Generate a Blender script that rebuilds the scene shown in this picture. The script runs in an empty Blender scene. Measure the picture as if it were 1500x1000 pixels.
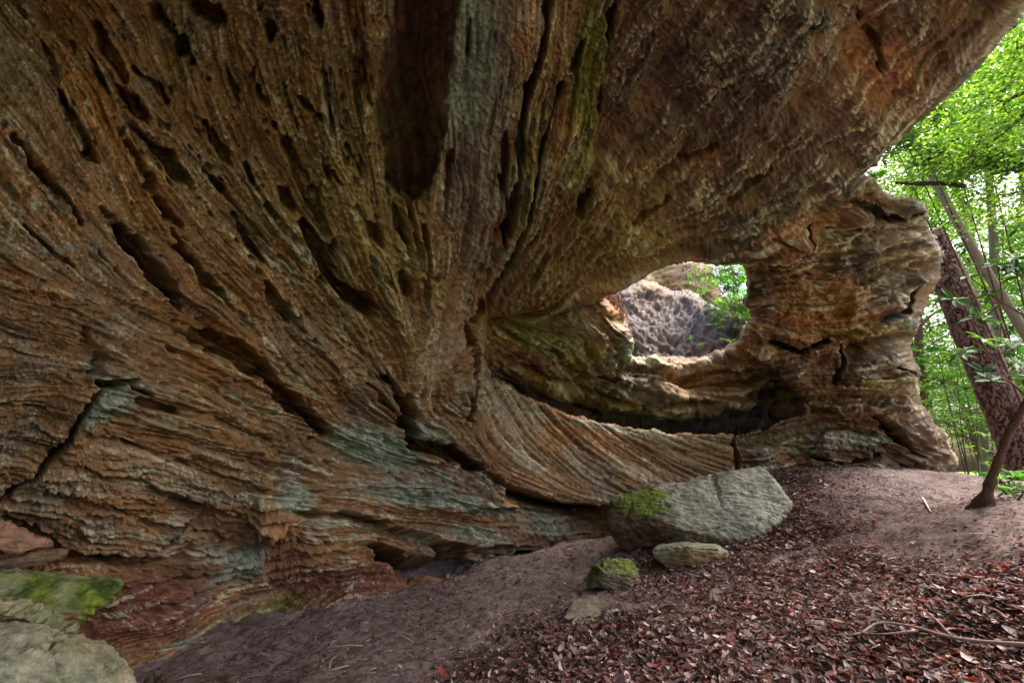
import bpy, bmesh, math, random
import numpy as np
from mathutils import Vector
random.seed(7)
R = np.random.default_rng(7)
rad = math.radians
C = bpy.context.scene.collection

# ------------------------------------------------------------------ camera frame
F = 1500*16/36
PITCH = rad(15)
CAM = np.array([0.0, 0.0, 1.6])
RT = np.array([1.0, 0, 0])
FW = np.array([0, math.cos(PITCH), math.sin(PITCH)])
UP = np.array([0, -math.sin(PITCH), math.cos(PITCH)])

def P(px, py, d):
    px = np.asarray(px, float); py = np.asarray(py, float); d = np.asarray(d, float)
    a = ((px-750)/F*d)[..., None]*RT; b = ((500-py)/F*d)[..., None]*UP; c = d[..., None]*FW
    return CAM + a + b + c

def proj(X):
    q = X-CAM
    d = q@FW
    return 750+F*(q@RT)/d, 500-F*(q@UP)/d, d

# ------------------------------------------------------------------ object helpers
def tag(o, label=None, cat=None, group=None, kind=None):
    if label: o['label'] = label
    if cat: o['category'] = cat
    if group: o['group'] = group
    if kind: o['kind'] = kind
    return o

def empty(name, loc):
    o = bpy.data.objects.new(name, None); C.objects.link(o)
    o.location = Vector([float(v) for v in loc]); o.empty_display_size = .2
    return o

def mesh_obj(name, V, Fc, mat, parent=None, col=None, smooth=True, colname='Col'):
    """V (n,3) world coordinates; Fc (m,k) constant size faces or list of such arrays"""
    V = np.asarray(V, np.float32)
    if parent is not None:
        V = V - np.array(parent.location, np.float32)
    if not isinstance(Fc, list): Fc = [Fc]
    me = bpy.data.meshes.new(name)
    me.vertices.add(len(V)); me.vertices.foreach_set('co', V.ravel())
    loops = np.concatenate([f.ravel() for f in Fc]).astype(np.int32)
    tot = np.concatenate([np.full(len(f), f.shape[1]) for f in Fc]).astype(np.int32)
    st = np.concatenate([[0], np.cumsum(tot)[:-1]]).astype(np.int32)
    me.loops.add(len(loops)); me.loops.foreach_set('vertex_index', loops)
    me.polygons.add(len(tot)); me.polygons.foreach_set('loop_start', st); me.polygons.foreach_set('loop_total', tot)
    me.update(calc_edges=True)
    me.polygons.foreach_set('use_smooth', np.full(len(tot), smooth, dtype=bool))
    if col is not None:
        a = me.color_attributes.new(colname, 'FLOAT_COLOR', 'POINT')
        c4 = np.ones((len(V), 4), np.float32); c4[:, :3] = col
        a.data.foreach_set('color', c4.ravel())
    me.materials.append(mat)
    me.validate()
    o = bpy.data.objects.new(name, me); C.objects.link(o)
    if parent is not None: o.parent = parent
    return o

class MB:
    def __init__(s): s.V=[]; s.F={}; s.C=[]; s.n=0
    def add(s, V, Fc, col=None):
        V = np.asarray(V, float); Fc = np.asarray(Fc, int)
        s.V.append(V); s.F.setdefault(Fc.shape[1], []).append(Fc+s.n)
        c = np.ones((len(V), 3))*(np.array([1, 1, 1]) if col is None else np.asarray(col)); s.C.append(c)
        s.n += len(V)
    def build(s, name, mat, parent=None, smooth=True):
        return mesh_obj(name, np.concatenate(s.V), [np.concatenate(f) for f in s.F.values()], mat, parent, np.concatenate(s.C), smooth)

# ------------------------------------------------------------------ noise
def _h(ix, iy, iz, seed):
    n = (ix.astype(np.uint64)*np.uint64(374761393) + iy.astype(np.uint64)*np.uint64(668265263) + iz.astype(np.uint64)*np.uint64(2147483647) + np.uint64(seed*1013904223))
    n &= np.uint64(0xffffffff)
    n = (n ^ (n >> np.uint64(13)))*np.uint64(1274126177) & np.uint64(0xffffffff)
    n = (n ^ (n >> np.uint64(16)))*np.uint64(2246822519) & np.uint64(0xffffffff)
    n ^= (n >> np.uint64(15))
    return n.astype(np.float32)/np.float32(4294967295)*2-1

def noise3(X, scale=1.0, seed=1):
    X = np.asarray(X, np.float32)*scale + 1000.0
    i = np.floor(X).astype(np.int64); f = (X-i).astype(np.float32); f = f*f*f*(f*(f*6-15)+10)
    x, y, z = i[..., 0], i[..., 1], i[..., 2]; fx, fy, fz = f[..., 0], f[..., 1], f[..., 2]
    r = 0
    for dx in (0, 1):
        wx = fx if dx else 1-fx
        for dy in (0, 1):
            wy = fy if dy else 1-fy
            for dz in (0, 1):
                wz = fz if dz else 1-fz
                r = r + _h(x+dx, y+dy, z+dz, seed)*wx*wy*wz
    return r

def fbm(X, scale, oct=4, seed=1, gain=.5, ridged=False):
    a = 1; r = 0; t = 0
    for k in range(oct):
        n = noise3(X, scale*2.03**k, seed+k*17)
        if ridged: n = 1-2*np.abs(n)*1.4
        r = r+a*n; t += a; a *= gain
    return r/t

def sm(a, b, x):
    t = np.clip((x-a)/(b-a), 0, 1); return t*t*(3-2*t)

def tps_fit(p, v, reg=1e-4):
    n = len(p); d = np.linalg.norm(p[:, None]-p[None], axis=2)
    K = d*d*np.log(d+1e-9)+np.eye(n)*reg
    Q = np.hstack([np.ones((n, 1)), p]); A = np.block([[K, Q], [Q.T, np.zeros((3, 3))]])
    w = np.linalg.solve(A, np.concatenate([v, np.zeros(3)])); return p, w
def tps_eval(m, X):
    p, w = m; sh = X.shape[:-1]; X = X.reshape(-1, 2); out = np.empty(len(X))
    for s in range(0, len(X), 200000):
        x = X[s:s+200000]; r = w[-3]+x@w[-2:]
        for k in range(len(p)):
            d2 = (x[:, 0]-p[k, 0])**2+(x[:, 1]-p[k, 1])**2
            r = r+w[k]*.5*d2*np.log(d2+1e-18)
        out[s:s+200000] = r
    return out.reshape(sh)

def pdist(U, V, pts, closed=False):
    pts = [tuple(p[:2]) for p in pts]
    seg = list(zip(pts, pts[1:]+([pts[0]] if closed else [])))
    if not closed: seg = seg[:len(pts)-1]
    best = np.full(U.shape, 1e9, np.float32); sgn = np.zeros(U.shape, np.float32); tt = np.zeros(U.shape, np.float32)
    n = len(seg)
    for k, ((ax, ay), (bx, by)) in enumerate(seg):
        dx, dy = bx-ax, by-ay; L = dx*dx+dy*dy+1e-9
        t = np.clip(((U-ax)*dx+(V-ay)*dy)/L, 0, 1)
        ex = U-ax-t*dx; ey = V-ay-t*dy; d = np.sqrt(ex*ex+ey*ey)
        m = d < best
        best = np.where(m, d, best); sgn = np.where(m, np.sign(dx*(V-ay)-dy*(U-ax)), sgn); tt = np.where(m, (k+t)/n, tt)
    return best, sgn, tt

def inside(U, V, poly):
    r = np.zeros(U.shape, bool); n = len(poly)
    for k in range(n):
        x1, y1 = poly[k]; x2, y2 = poly[(k+1) % n]
        if y1 == y2: continue
        c = ((y1 > V) != (y2 > V)) & (U < (x2-x1)*(V-y1)/(y2-y1)+x1)
        r ^= c
    return r

# ------------------------------------------------------------------ rock detail maps (bedding direction, pits, stains)
ST = 1.5; GX0, GX1, GY0, GY1 = -240, 1740, -240, 1240
gx = np.arange(GX0, GX1+ST, ST); gy = np.arange(GY0, GY1+ST, ST)
GU, GV = np.meshgrid(gx, gy); NY, NX = GU.shape
GU = GU.astype(np.float32); GV = GV.astype(np.float32)

def blurnoise(cell, seed, shape=None):
    """smooth random field with features of `cell` grid cells"""
    ny, nx = shape or (NY, NX)
    r = np.random.default_rng(seed)
    my, mx = int(ny/cell)+4, int(nx/cell)+4
    A = r.standard_normal((my, mx)).astype(np.float32)
    y = np.arange(ny)/cell+1; x = np.arange(nx)/cell+1
    def W(t):
        i = np.floor(t).astype(int); f = t-i
        w = [(1-f)**3/6, (3*f**3-6*f*f+4)/6, (-3*f**3+3*f*f+3*f+1)/6, f**3/6]
        return i, w
    iy, wy = W(y); ix, wx = W(x)
    T = sum(A[iy-1+k]*wy[k][:, None].astype(np.float32) for k in range(4))
    Z = sum(T[:, ix-1+k]*wx[k][None].astype(np.float32) for k in range(4))
    return (Z-Z.mean())/Z.std()

strokes = [
 [(100,0),(200,180),(290,330),(420,480),(560,610)], [(130,60),(215,180),(330,300),(450,430),(560,560)],
 [(-60,120),(30,230),(110,310),(200,420),(330,500)], [(0,0),(90,130),(170,280),(260,420)], [(-100,420),(0,450),(130,480),(300,540),(430,610),(540,660)],
 [(-100,590),(20,590),(110,610)], [(100,580),(250,620),(400,690),(470,720)], [(90,690),(220,705),(300,745),(420,765)], [(-60,740),(50,760),(150,790),(300,800)],
 [(-60,830),(100,800),(300,800),(400,790)], [(120,930),(250,880),(360,840),(430,800)], [(100,970),(250,930),(350,880)],
 [(300,0),(350,150),(430,320),(520,440),(590,560)], [(220,-100),(260,60),(330,220),(450,380)], [(450,-100),(480,150),(540,330),(600,500)],
 [(560,-100),(560,100),(590,300),(620,480)], [(650,-100),(650,100),(650,250),(630,480),(610,580)], [(750,-100),(735,100),(710,250),(690,400),(640,530)],
 [(860,-100),(815,150),(770,330),(720,450)], [(930,-100),(890,100),(860,240),(780,380),(720,460)],
 [(1300,-60),(1100,150),(950,290),(800,430)], [(1120,-100),(1000,80),(900,230),(800,380)], [(1480,20),(1300,200),(1150,310),(1000,370),(900,420)],
 [(1700,-200),(1500,10),(1320,190),(1240,270)], [(1240,290),(1090,365),(1000,380),(900,430),(800,465)],
 [(730,560),(780,640),(860,715)], [(790,590),(850,660),(930,715)], [(850,620),(920,670),(1000,715)], [(950,635),(1010,665),(1075,690)], [(1090,640),(1150,640),(1240,635)],
 [(700,600),(690,640),(720,690)], [(640,560),(690,500),(705,440)],[(700,620),(650,590),(640,540)],
 [(540,640),(700,690),(800,735),(900,745)], [(480,730),(640,745),(780,765),(900,790)], [(450,790),(560,790),(700,810),(800,810)], [(380,840),(540,830),(640,850)], [(440,900),(500,860),(580,850)],
 [(720,520),(800,560),(900,600),(1050,610)], [(730,480),(800,520),(870,560),(960,580)], [(860,440),(880,500),(900,560)], [(920,540),(1000,545),(1080,530)],
 [(930,430),(960,460),(1000,500)], [(1000,430),(1050,480)],
 [(1110,420),(1170,400),(1250,400),(1370,350)], [(1120,470),(1200,490),(1290,470),(1380,410)], [(1120,550),(1250,520),(1340,500)], [(1090,660),(1200,640),(1280,650),(1380,680)], [(1190,590),(1260,590),(1340,640)],
 [(1250,290),(1300,300),(1370,320)], [(1350,560),(1370,620),(1400,690)], [(1290,310),(1275,340),(1300,380)],
]
Sx = []; 
for s in strokes:
    s = np.array(s, float)
    for a, b in zip(s[:-1], s[1:]):
        n = max(1, int(np.hypot(*(b-a))/22)); th = math.atan2(b[1]-a[1], b[0]-a[0])
        for k in range(n):
            q = a+(b-a)*(k+.5)/n; Sx.append((q[0], q[1], math.cos(2*th), math.sin(2*th)))
Sx = np.array(Sx)
cx = np.arange(GX0, GX1+20, 12.); cy = np.arange(GY0, GY1+20, 12.)
cu, cv = np.meshgrid(cx, cy)
c2 = np.zeros(cu.shape); s2 = np.zeros(cu.shape)
for q in Sx:
    w = 1/((cu-q[0])**2+(cv-q[1])**2+90)**1.6
    c2 += w*q[2]; s2 += w*q[3]
nrm = np.hypot(c2, s2); c2 /= nrm; s2 /= nrm
def bil(A, u, v, x0, y0, st):
    x = np.clip((u-x0)/st, 0, A.shape[1]-1.001); y = np.clip((v-y0)/st, 0, A.shape[0]-1.001)
    i = x.astype(int); j = y.astype(int); f = (x-i).astype(np.float32); g = (y-j).astype(np.float32)
    if A.ndim == 3: f = f[..., None]; g = g[..., None]
    return A[j, i]*(1-f)*(1-g)+A[j, i+1]*f*(1-g)+A[j+1, i]*(1-f)*g+A[j+1, i+1]*f*g
th = .5*np.arctan2(bil(s2, GU, GV, GX0, GY0, 12.), bil(c2, GU, GV, GX0, GY0, 12.))
th = th + (.08*blurnoise(22, 3) + .05*blurnoise(9, 4))*(1-.6*inside(GU, GV, [(712,555),(850,612),(950,630),(1078,633),(1080,700),(900,745),(740,705),(690,640)]))
dX = np.cos(th).astype(np.float32); dY = np.sin(th).astype(np.float32)

def lic(N, L, step):
    jj, ii = np.mgrid[0:NY, 0:NX].astype(np.float32)
    acc = N.copy(); wt = 1.0
    for sg in (1, -1):
        x = ii.copy(); y = jj.copy(); px = dX*sg; py = dY*sg
        for k in range(L):
            x += px*step; y += py*step
            np.clip(x, 0, NX-1, out=x); np.clip(y, 0, NY-1, out=y)
            xi = (x+.5).astype(np.int32); yi = (y+.5).astype(np.int32)
            np.clip(xi, 0, NX-1, out=xi); np.clip(yi, 0, NY-1, out=yi)
            nx_ = dX[yi, xi]; ny_ = dY[yi, xi]
            s = np.sign(nx_*px+ny_*py); s[s == 0] = 1
            px = nx_*s; py = ny_*s
            w = .5+.5*math.cos(math.pi*(k+1)/(L+1))
            acc += N[yi, xi]*w; wt += w*0
    return (acc-acc.mean())/acc.std()

def mixn(cell, seed): return blurnoise(cell, seed)
LA = lic(blurnoise(1.3, 11), 32, 1.1)
LB = lic(blurnoise(2.5, 12), 36, 1.8)
LC = lic(blurnoise(5.5, 13), 26, 3.0)
LD = lic(blurnoise(13., 14), 24, 5.0)
N1 = blurnoise(2.0, 21); N2 = blurnoise(5, 22); N3 = blurnoise(14, 23); N4 = blurnoise(40, 24); N5 = blurnoise(1.2, 25)

def blob(px, py, rx, ry, ang=0):
    a = rad(ang); x = (GU-px)*math.cos(a)+(GV-py)*math.sin(a); y = -(GU-px)*math.sin(a)+(GV-py)*math.cos(a)
    return np.exp(-((x/rx)**2+(y/ry)**2))

# region weights
w_ledge = inside(GU, GV, [(712,555),(850,612),(950,630),(1078,633),(1080,700),(900,745),(740,705),(690,640)]).astype(np.float32)
w_low = sm(430, 640, GV+.25*(750-GU)*0)*(GU < 760)          # left lower bedded wall
w_rceil = sm(0, 140, (GU-870)*.75+(GV-200)*-.15)*(GV < 470)           # smoother right ceiling
w_rceil = np.clip(w_rceil, 0, 1)
w_pil = inside(GU, GV, [(1095,385),(1240,290),(1290,230),(1450,300),(1450,760),(1090,760),(1080,600),(1170,600)]).astype(np.float32)
w_rec = inside(GU, GV, [(715,470),(900,430),(1100,470),(1175,600),(1080,633),(850,612),(712,555)]).astype(np.float32)
w_pitty = blob(330, 250, 330, 260, 45)+blob(520, 380, 180, 160)

H = np.zeros_like(GU); RAD = np.zeros_like(GU)
w_mod = sm(-1.0, 1.2, blurnoise(30, 61)+.5*N3); w_lip = blob(1250, 170, 330, 60, -43)
w_cent = blob(730, 180, 90, 330, 5)
groove = lambda a: -np.abs(a)*1.3+1
H += LA*(.75+.6*w_ledge-.1*w_rceil)
def saw(x):
    f = x-np.floor(x); return np.where(f < .86, f/.86, (1-f)/.14)
rough = np.clip(.12+.95*w_mod, 0, 1.2)
H += rough*(LB*(.85+.7*w_ledge-.6*w_rceil) + .6*groove(LB)*(1-.9*w_rceil)) + .4*groove(LA)*(1-.6*w_rceil)
w_bed = np.clip(w_low+.35*(1-w_rceil)*(1-w_cent), 0, 1)*(1-w_ledge)
H += 6.5*w_bed*(saw(LD*1.5+LC*.22+N3*.1)-.5)+3.0*w_bed*(saw(LC*1.6+LB*.15+.4)-.5)*rough
H += 2.2*w_ledge*(saw(LB*.9+LA*.15)-.5)
def facets(cell, seed, st_=1.9):
    # broken blocks: every cell of a jittered lattice has its own level and tilt
    r = np.random.default_rng(seed); wu = (GU+N3*7+N4*16)/cell/st_; wv = (GV+N3*5+.12*GU)/cell
    ci = np.floor(wu).astype(int); cj = np.floor(wv).astype(int); n_ = 256
    J = r.random((n_, n_, 2)); Z = r.standard_normal((n_, n_, 3)); best = np.full(GU.shape, 9.); out = np.zeros(GU.shape)
    for a in (-1, 0, 1):
        for b in (-1, 0, 1):
            jj_ = J[(cj+b) % n_, (ci+a) % n_]; zz = Z[(cj+b) % n_, (ci+a) % n_]
            dx = wu-(ci+a+jj_[..., 0]); dy = wv-(cj+b+jj_[..., 1]); d = dx*dx+dy*dy; m = d < best
            out = np.where(m, zz[..., 0]+1.3*zz[..., 1]*dx+1.3*zz[..., 2]*dy, out); best = np.where(m, d, best)
    return out.astype(np.float32)
FAC = facets(22, 9, 1.2)*1.0+.6*facets(11, 10, 1.3)
w_blk = np.clip(w_low+.8*w_pil+.8*w_rec+.25, 0, 1)*(1-w_ledge)*(1-.7*w_cent)
H += w_blk*(4.2*facets(70, 5)+2.0*facets(26, 6)+.35)+(1-w_ledge)*.5*facets(12, 8)
H += LC*(1.3+.9*w_mod-.9*w_rceil-1.0*w_ledge)+1.6*LC*w_lip*w_rceil+1.2*LB*w_lip*w_rceil
H += 1.5*np.tanh(1.8*LC)*np.clip(w_low, 0, 1)*(1-.8*w_ledge) + 1.0*np.tanh(3*LB)*np.clip(w_low, 0, 1)*(1-w_ledge)
H += LD*(4.5-1.5*w_rceil-3*w_ledge) 
H += (.7*N5+.7*N1+.7*N2)*(1-.6*w_ledge)+2.0*N3*(1-w_ledge)+5*N4*(1-w_ledge)
H += (w_rceil)*(.9*N2+2.6*N3+1.0*np.tanh(2*LC)) + (w_pil+w_rec)*(1.5*N2+4*N3+2.5*np.tanh(2*LC)+1.5*np.tanh(2.5*LB))
# elongated solution pockets that follow the beds
pk = sm(1.15, 1.75, LC*.8+.45*LD+.25*N2)
H -= pk*(8+18*np.clip(w_pitty, 0, 1))*(1-w_ledge)*(1-.7*w_rceil)
pk2 = sm(1.3, 1.8, LB*.8+.5*N2+.3*LC)
H -= pk2*(5+9*np.clip(w_pitty, 0, 1))*(1-w_ledge)
pk3 = sm(1.7, 2.2, N2+.5*LC)*np.clip(w_pitty+w_rceil*.3, 0, 1); H -= pk3*7

def box(pts, m):
    a = np.array([p[:2] for p in pts]); x0, y0 = a.min(0)-m; x1, y1 = a.max(0)+m
    i0, i1 = max(0, int((x0-GX0)/ST)), min(NX, int((x1-GX0)/ST)+2)
    j0, j1 = max(0, int((y0-GY0)/ST)), min(NY, int((y1-GY0)/ST)+2)
    return slice(j0, j1), slice(i0, i1)

def pit(pts, w, depth, soft=.5):
    sl = box(pts, w*2+6); d, _, t = pdist(GU[sl], GV[sl], pts)
    taper = .55+.45*np.sin(np.pi*np.clip(t, 0.02, .98))**.6
    d = d + (N2[sl]*.16+N3[sl]*.2+.12*LB[sl])*w
    m = sm(0, 1, (w*taper-d)/(w*soft)); H[sl] -= 1.1*depth*m; RAD[sl] = np.maximum(RAD[sl], 1.3*depth*m)
POCK = np.zeros_like(GU)
def pocket(poly, depth, soft=20):
    sl = box(poly, 30); d, _, _ = pdist(GU[sl], GV[sl], poly, True)
    s = np.where(inside(GU[sl], GV[sl], poly), d, -d)+N2[sl]*2+N3[sl]*3
    m = sm(0, 1, s/soft)
    if depth > 60:
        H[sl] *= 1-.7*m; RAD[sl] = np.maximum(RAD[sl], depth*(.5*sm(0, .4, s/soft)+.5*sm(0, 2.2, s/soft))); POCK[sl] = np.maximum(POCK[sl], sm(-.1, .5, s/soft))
    else: H[sl] -= depth*m
def ledge(pts, depth, fall, side=1, lip=0):
    sl = box(pts, fall*3+8); d, s, t = pdist(GU[sl], GV[sl], pts)
    q = d*s*side + N2[sl]*1.8+N3[sl]*1.5
    e = np.clip(1-(np.abs(t-.5)*2)**6, 0, 1)
    H[sl] -= depth*e*np.where(q > 0, 1.25*sm(0, 2.5, q)*np.exp(-np.maximum(q-2.5, 0)/fall), 0)
    if lip: H[sl] += lip*e*np.where(q <= 0, np.exp(q/(fall*.8)), 0)

for pts, w, dp in [
 ([(145,40),(155,75),(170,95),(185,120)],9,22), ([(130,75),(145,110),(160,135)],7,16), ([(170,125),(190,150),(212,172)],11,24),
 ([(190,180),(225,215),(255,240),(280,268)],13,30), ([(85,130),(100,160),(120,190),(130,215)],9,22), ([(115,220),(142,242)],9,20),
 ([(20,200),(50,240),(85,280),(118,325)],6,16), ([(175,335),(210,370),(245,420),(262,448)],10,26), ([(255,360),(290,400),(330,440)],8,20),
 ([(195,100),(225,125),(242,150)],6,14), ([(222,15),(250,50),(280,92)],12,24), ([(270,5),(300,20),(322,38)],15,28),
 ([(440,330),(465,370),(490,410),(512,440),(542,456)],15,36), ([(462,5),(470,42)],9,20), ([(228,296),(262,330)],6,14), ([(345,315),(380,378)],6,16),
 ([(398,30),(395,60)],8,16), ([(438,140),(470,172)],6,14), ([(520,90),(535,140)],7,14), ([(300,250),(330,285)],7,14), ([(360,240),(372,275)],6,12),
 ([(410,280),(430,310)],7,16), ([(100,60),(112,95)],5,10), ([(330,100),(350,150)],5,12), ([(470,230),(485,262)],6,12), ([(540,560),(570,600)],5,12),
 ([(60,60),(80,100)],4,8), ([(35,330),(75,370),(110,390)],5,10), ([(545,330),(560,360)],6,14), ([(590,400),(600,430)],5,12),([(385,420),(420,470)],6,16),([(300,180),(335,240)],6,16),
 ([(280,488),(340,512),(390,548),(430,590),(482,632)],12,34), ([(150,565),(190,558),(218,572)],11,30), ([(185,580),(255,602)],7,18),
 ([(0,738),(50,702),(100,652),(120,610),(150,575),(182,545)],4,24), ([(215,816),(250,800),(285,778)],3,12),
 ([(810,-20),(795,70),(775,130),(762,200),(760,250),(745,320),(738,362)],7,26), ([(825,130),(800,200),(785,260),(775,320),(750,390),(720,440),(690,470)],5,20),
 ([(905,0),(895,80),(885,140),(890,192)],5,18), ([(740,190),(735,262)],5,16), ([(662,225),(655,285)],5,14), ([(728,245),(740,302)],4,12), ([(867,283),(848,312)],8,22),
 ([(620,330),(628,400),(622,470)],4,12), ([(585,310),(600,370)],5,14), ([(855,60),(840,110)],5,10), ([(690,30),(686,90)],3,8), ([(680,470),(690,520),(692,560)],4,14),
 ([(600,648),(645,658),(695,686)],11,40), ([(697,560),(692,590),(688,615)],5,22), ([(570,560),(590,590),(606,632)],14,44),
 ([(560,812),(640,828),(700,830),(760,822),(830,806)],16,70), ([(650,795),(700,803)],5,16), ([(1170,45),(1203,25)],5,12), ([(1288,60),(1292,112)],5,14), ([(1262,18),(1275,42)],4,10),
 ([(1076,632),(1079,692)],2.2,14), ([(1290,470),(1330,455),(1350,420)],6,20), ([(1130,500),(1170,515),(1215,500)],5,18),
 ([(1190,670),(1240,680),(1300,676)],4,12), ([(1290,610),(1330,640),(1352,668)],7,24), ([(1130,345),(1170,350),(1190,330)],5,16), ([(1240,290),(1300,320),(1365,312)],5,18),
 ([(1220,560),(1240,530),(1235,505)],4,14), ([(1310,540),(1345,560)],5,16), ([(1000,240),(1050,215)],4,8), ([(930,330),(980,290)],4,10), ([(1060,300),(1130,250)],4,8),
]: pit(pts, w*1.15, dp)
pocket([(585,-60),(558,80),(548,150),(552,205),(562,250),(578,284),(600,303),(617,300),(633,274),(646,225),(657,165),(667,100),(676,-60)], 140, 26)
pocket([(375,702),(425,698),(448,728),(434,768),(400,796),(365,765)], -20, 14)
pocket([(130,480),(165,500),(240,520),(300,560),(420,640),(400,690),(300,690),(180,640),(150,560)], -10, 30)
for pts, dp, fl, sd in [
  ([(0,755),(50,772),(100,800),(150,812),(225,818),(290,812)],52,16,1), ([(85,682),(150,690),(220,705),(300,745),(380,762),(420,772)],20,26,1),
 ([(120,640),(200,650),(300,690),(400,710)],9,14,1), ([(60,720),(160,735),(260,775),(360,790)],10,12,1), ([(190,570),(300,600),(420,650),(470,690)],12,20,1), ([(-60,585),(40,592),(112,612)],16,14,1),
 ([(440,745),(520,750),(600,775),(690,800),(800,800)],34,20,1), ([(380,800),(430,795),(450,770),(455,742)],34,22,1), ([(742,705),(800,728),(860,740),(900,742)],85,11,1),
 ([(560,640),(620,672),(700,690),(750,712)],14,20,1), ([(520,790),(600,800),(640,815)],14,12,1), ([(520,720),(600,728),(720,745),(880,752)],5,9,1),
 ([(480,690),(540,640),(575,600)],20,40,1), ([(130,470),(160,530),(130,570)],22,22,1), ([(260,480),(300,500),(380,530)],14,16,1), ([(1100,640),(1200,655),(1300,665),(1370,690)],9,9,1),
 ([(1190,480),(1260,495),(1320,480),(1345,500)],18,18,1), ([(1240,330),(1300,335),(1370,330)],14,16,1), ([(890,-20),(885,140),(880,200),(860,240)],26,70,-1), ([(700,685),(640,660),(605,640)],14,10,-1),
 ([(900,640),(960,655),(1070,660)],2,5,1), ([(740,520),(830,560),(940,590),(1060,585)],16,14,1), ([(780,500),(860,545),(920,560)],12,10,1), ([(920,525),(990,560),(1030,540),(1085,545)],14,14,1),
 ([(200,900),(290,870),(360,840)],10,14,1), ([(160,860),(260,850),(370,825)],10,12,1),
]: ledge(pts, dp, fl, sd)

# mineral and plant stains; right side and ceiling pocket also get painted-in shade
def lin(r, g, b): return np.array([((c/255+.055)/1.055)**2.4 if c/255 > .04045 else c/255/12.92 for c in (r, g, b)], np.float32)
ROCKS = dict(brown=lin(140,108,72), orange=lin(162,110,60), dark=lin(84,68,54), teal=lin(138,160,142), moss=lin(112,126,36), pale=lin(178,166,144), red=lin(112,60,50), grey=lin(136,128,118), olive=lin(126,114,50))
COL = np.ones((NY, NX, 3), np.float32)*ROCKS['brown']
def paint(name, m):
    global COL
    m = np.clip(m, 0, 1)[..., None]; COL = COL*(1-m)+ROCKS[name]*m
paint('orange', sm(-.2, 1.6, LC*.5+LD*.6+N4*.6)*.55)
paint('grey', sm(.2, 1.6, LB*.6+N3*.6-N4*.5)*.5)
paint('dark', sm(.6, 1.8, LC*.7+N3*.6)*.5)
COLB = sm(-1, 1, blurnoise(60, 77))[..., None]; COL = COL*(.88+.2*COLB)
mott = N3*.6+N2*.35+N4*.5+N1*.25+LC*.3
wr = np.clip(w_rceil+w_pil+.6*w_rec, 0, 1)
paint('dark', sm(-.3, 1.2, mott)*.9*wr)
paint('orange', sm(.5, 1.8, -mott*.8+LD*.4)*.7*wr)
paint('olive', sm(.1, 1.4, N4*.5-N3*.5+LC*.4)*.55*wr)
COL *= (1-.36*wr)[..., None]  # darkens right ceiling, pillar and recess colour in place of missing shade
ROCKS['stain_shade'] = lin(62,56,46)
paint('stain_shade', sm(.7, 1.8, N4*.7+LC*.5+N3*.4)*.75*np.clip(wr+.25, 0, 1))
stain = LB*.5+LA*.45+LC*.4+N2*.25+N1*.3+N5*.3+N3*.3
for name, px, py, rx, ry, an, st in [
 ('dark',1050,130,170,110,-30,1.3),('dark',1180,230,170,50,-40,1.0),('orange',150,170,45,170,-25,1.2),('orange',330,560,150,60,20,.7),('orange',230,650,100,40,10,.8),('grey',30,100,60,120,-25,.8),('olive',240,280,60,140,-35,.5),('olive',560,300,120,260,-10,.9),('olive',900,380,160,50,-20,1.0),('teal',240,620,70,20,10,.7),('teal',700,780,90,14,6,.8),
 ('olive',470,450,150,120,30,.45),('grey',700,150,60,260,3,1.5),('teal',690,90,45,140,3,1.3),('olive',780,250,40,180,10,1.0),('olive',420,300,120,200,-30,.7),('teal',730,380,50,60,20,.7),('moss',865,130,30,160,8,1.7),('moss',750,120,16,120,8,.5),('orange',830,190,28,60,10,.8),
 ('olive',930,300,160,60,-40,.9),('dark',1000,100,120,120,0,.9),('dark',1120,200,200,60,-38,.6),('dark',930,60,60,140,0,.8),('orange',1300,110,70,60,-45,1),('orange',1180,330,110,30,-25,1),('pale',1430,60,110,18,-46,.9),('moss',1200,30,50,20,-30,.5),
 ('teal',150,600,50,26,-30,1.3),('teal',430,735,34,30,0,1.2),('orange',420,760,16,14,0,1.3),('teal',560,660,70,34,20,1.5),('teal',610,730,120,14,6,1.0),('teal',700,740,60,12,6,1.0),('grey',620,700,140,30,10,.9),('teal',810,770,70,24,5,.9),('teal',335,850,20,80,50,1.8),('orange',330,880,26,50,40,1.1),
 ('red',210,895,120,60,-15,1.5),('red',520,850,120,30,0,1.4),('red',420,820,60,50,0,.9),('moss',400,890,70,14,-20,.9),('teal',300,930,60,10,-20,1),('teal',60,730,60,26,10,.9),('pale',170,480,70,16,10,.7),('grey',95,365,40,8,-5,1.1),
 ('pale',760,640,60,36,40,.9),('orange',820,660,90,16,25,.8),('pale',900,680,120,20,10,.6),('teal',880,625,120,5,10,1),('olive',1020,660,50,26,0,.7),('grey',650,520,40,70,10,.8),('teal',630,640,60,24,20,.9),
 ('moss',800,500,100,24,20,.9),('olive',850,580,120,24,15,1),('olive',960,600,120,24,0,.9),('teal',905,520,24,30,0,.8),('orange',1010,560,80,30,0,.9),('orange',900,450,16,40,0,1),
 ('orange',1210,460,80,60,0,1.4),('orange',1160,400,60,40,0,.8),('olive',1250,490,60,20,0,.9),('pale',1310,350,60,50,0,1.1),('teal',1275,650,80,14,5,1),('teal',1180,660,60,12,0,.7),('olive',1290,560,60,40,0,.7),('orange',1370,640,20,40,-15,.6),('dark',1350,620,40,60,0,.9),('pale',1290,290,50,30,0,.8),('pale',1240,650,60,20,0,.6),
]:
    paint(name, sm(-.75, 1.2, blob(px, py, rx, ry, an)*2.2*st-1.15+stain*.42)*min(1, .5+.4*st)*.8)
paint('teal', sm(1.3, 2.3, N5*.5+N1*.6+LA*.5+LB*.4+N4*.5)*.5*(1-w_ledge))
paint('pale', sm(1.8, 2.6, N5*.8+LA*.8+N3*.5)*.55)
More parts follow.
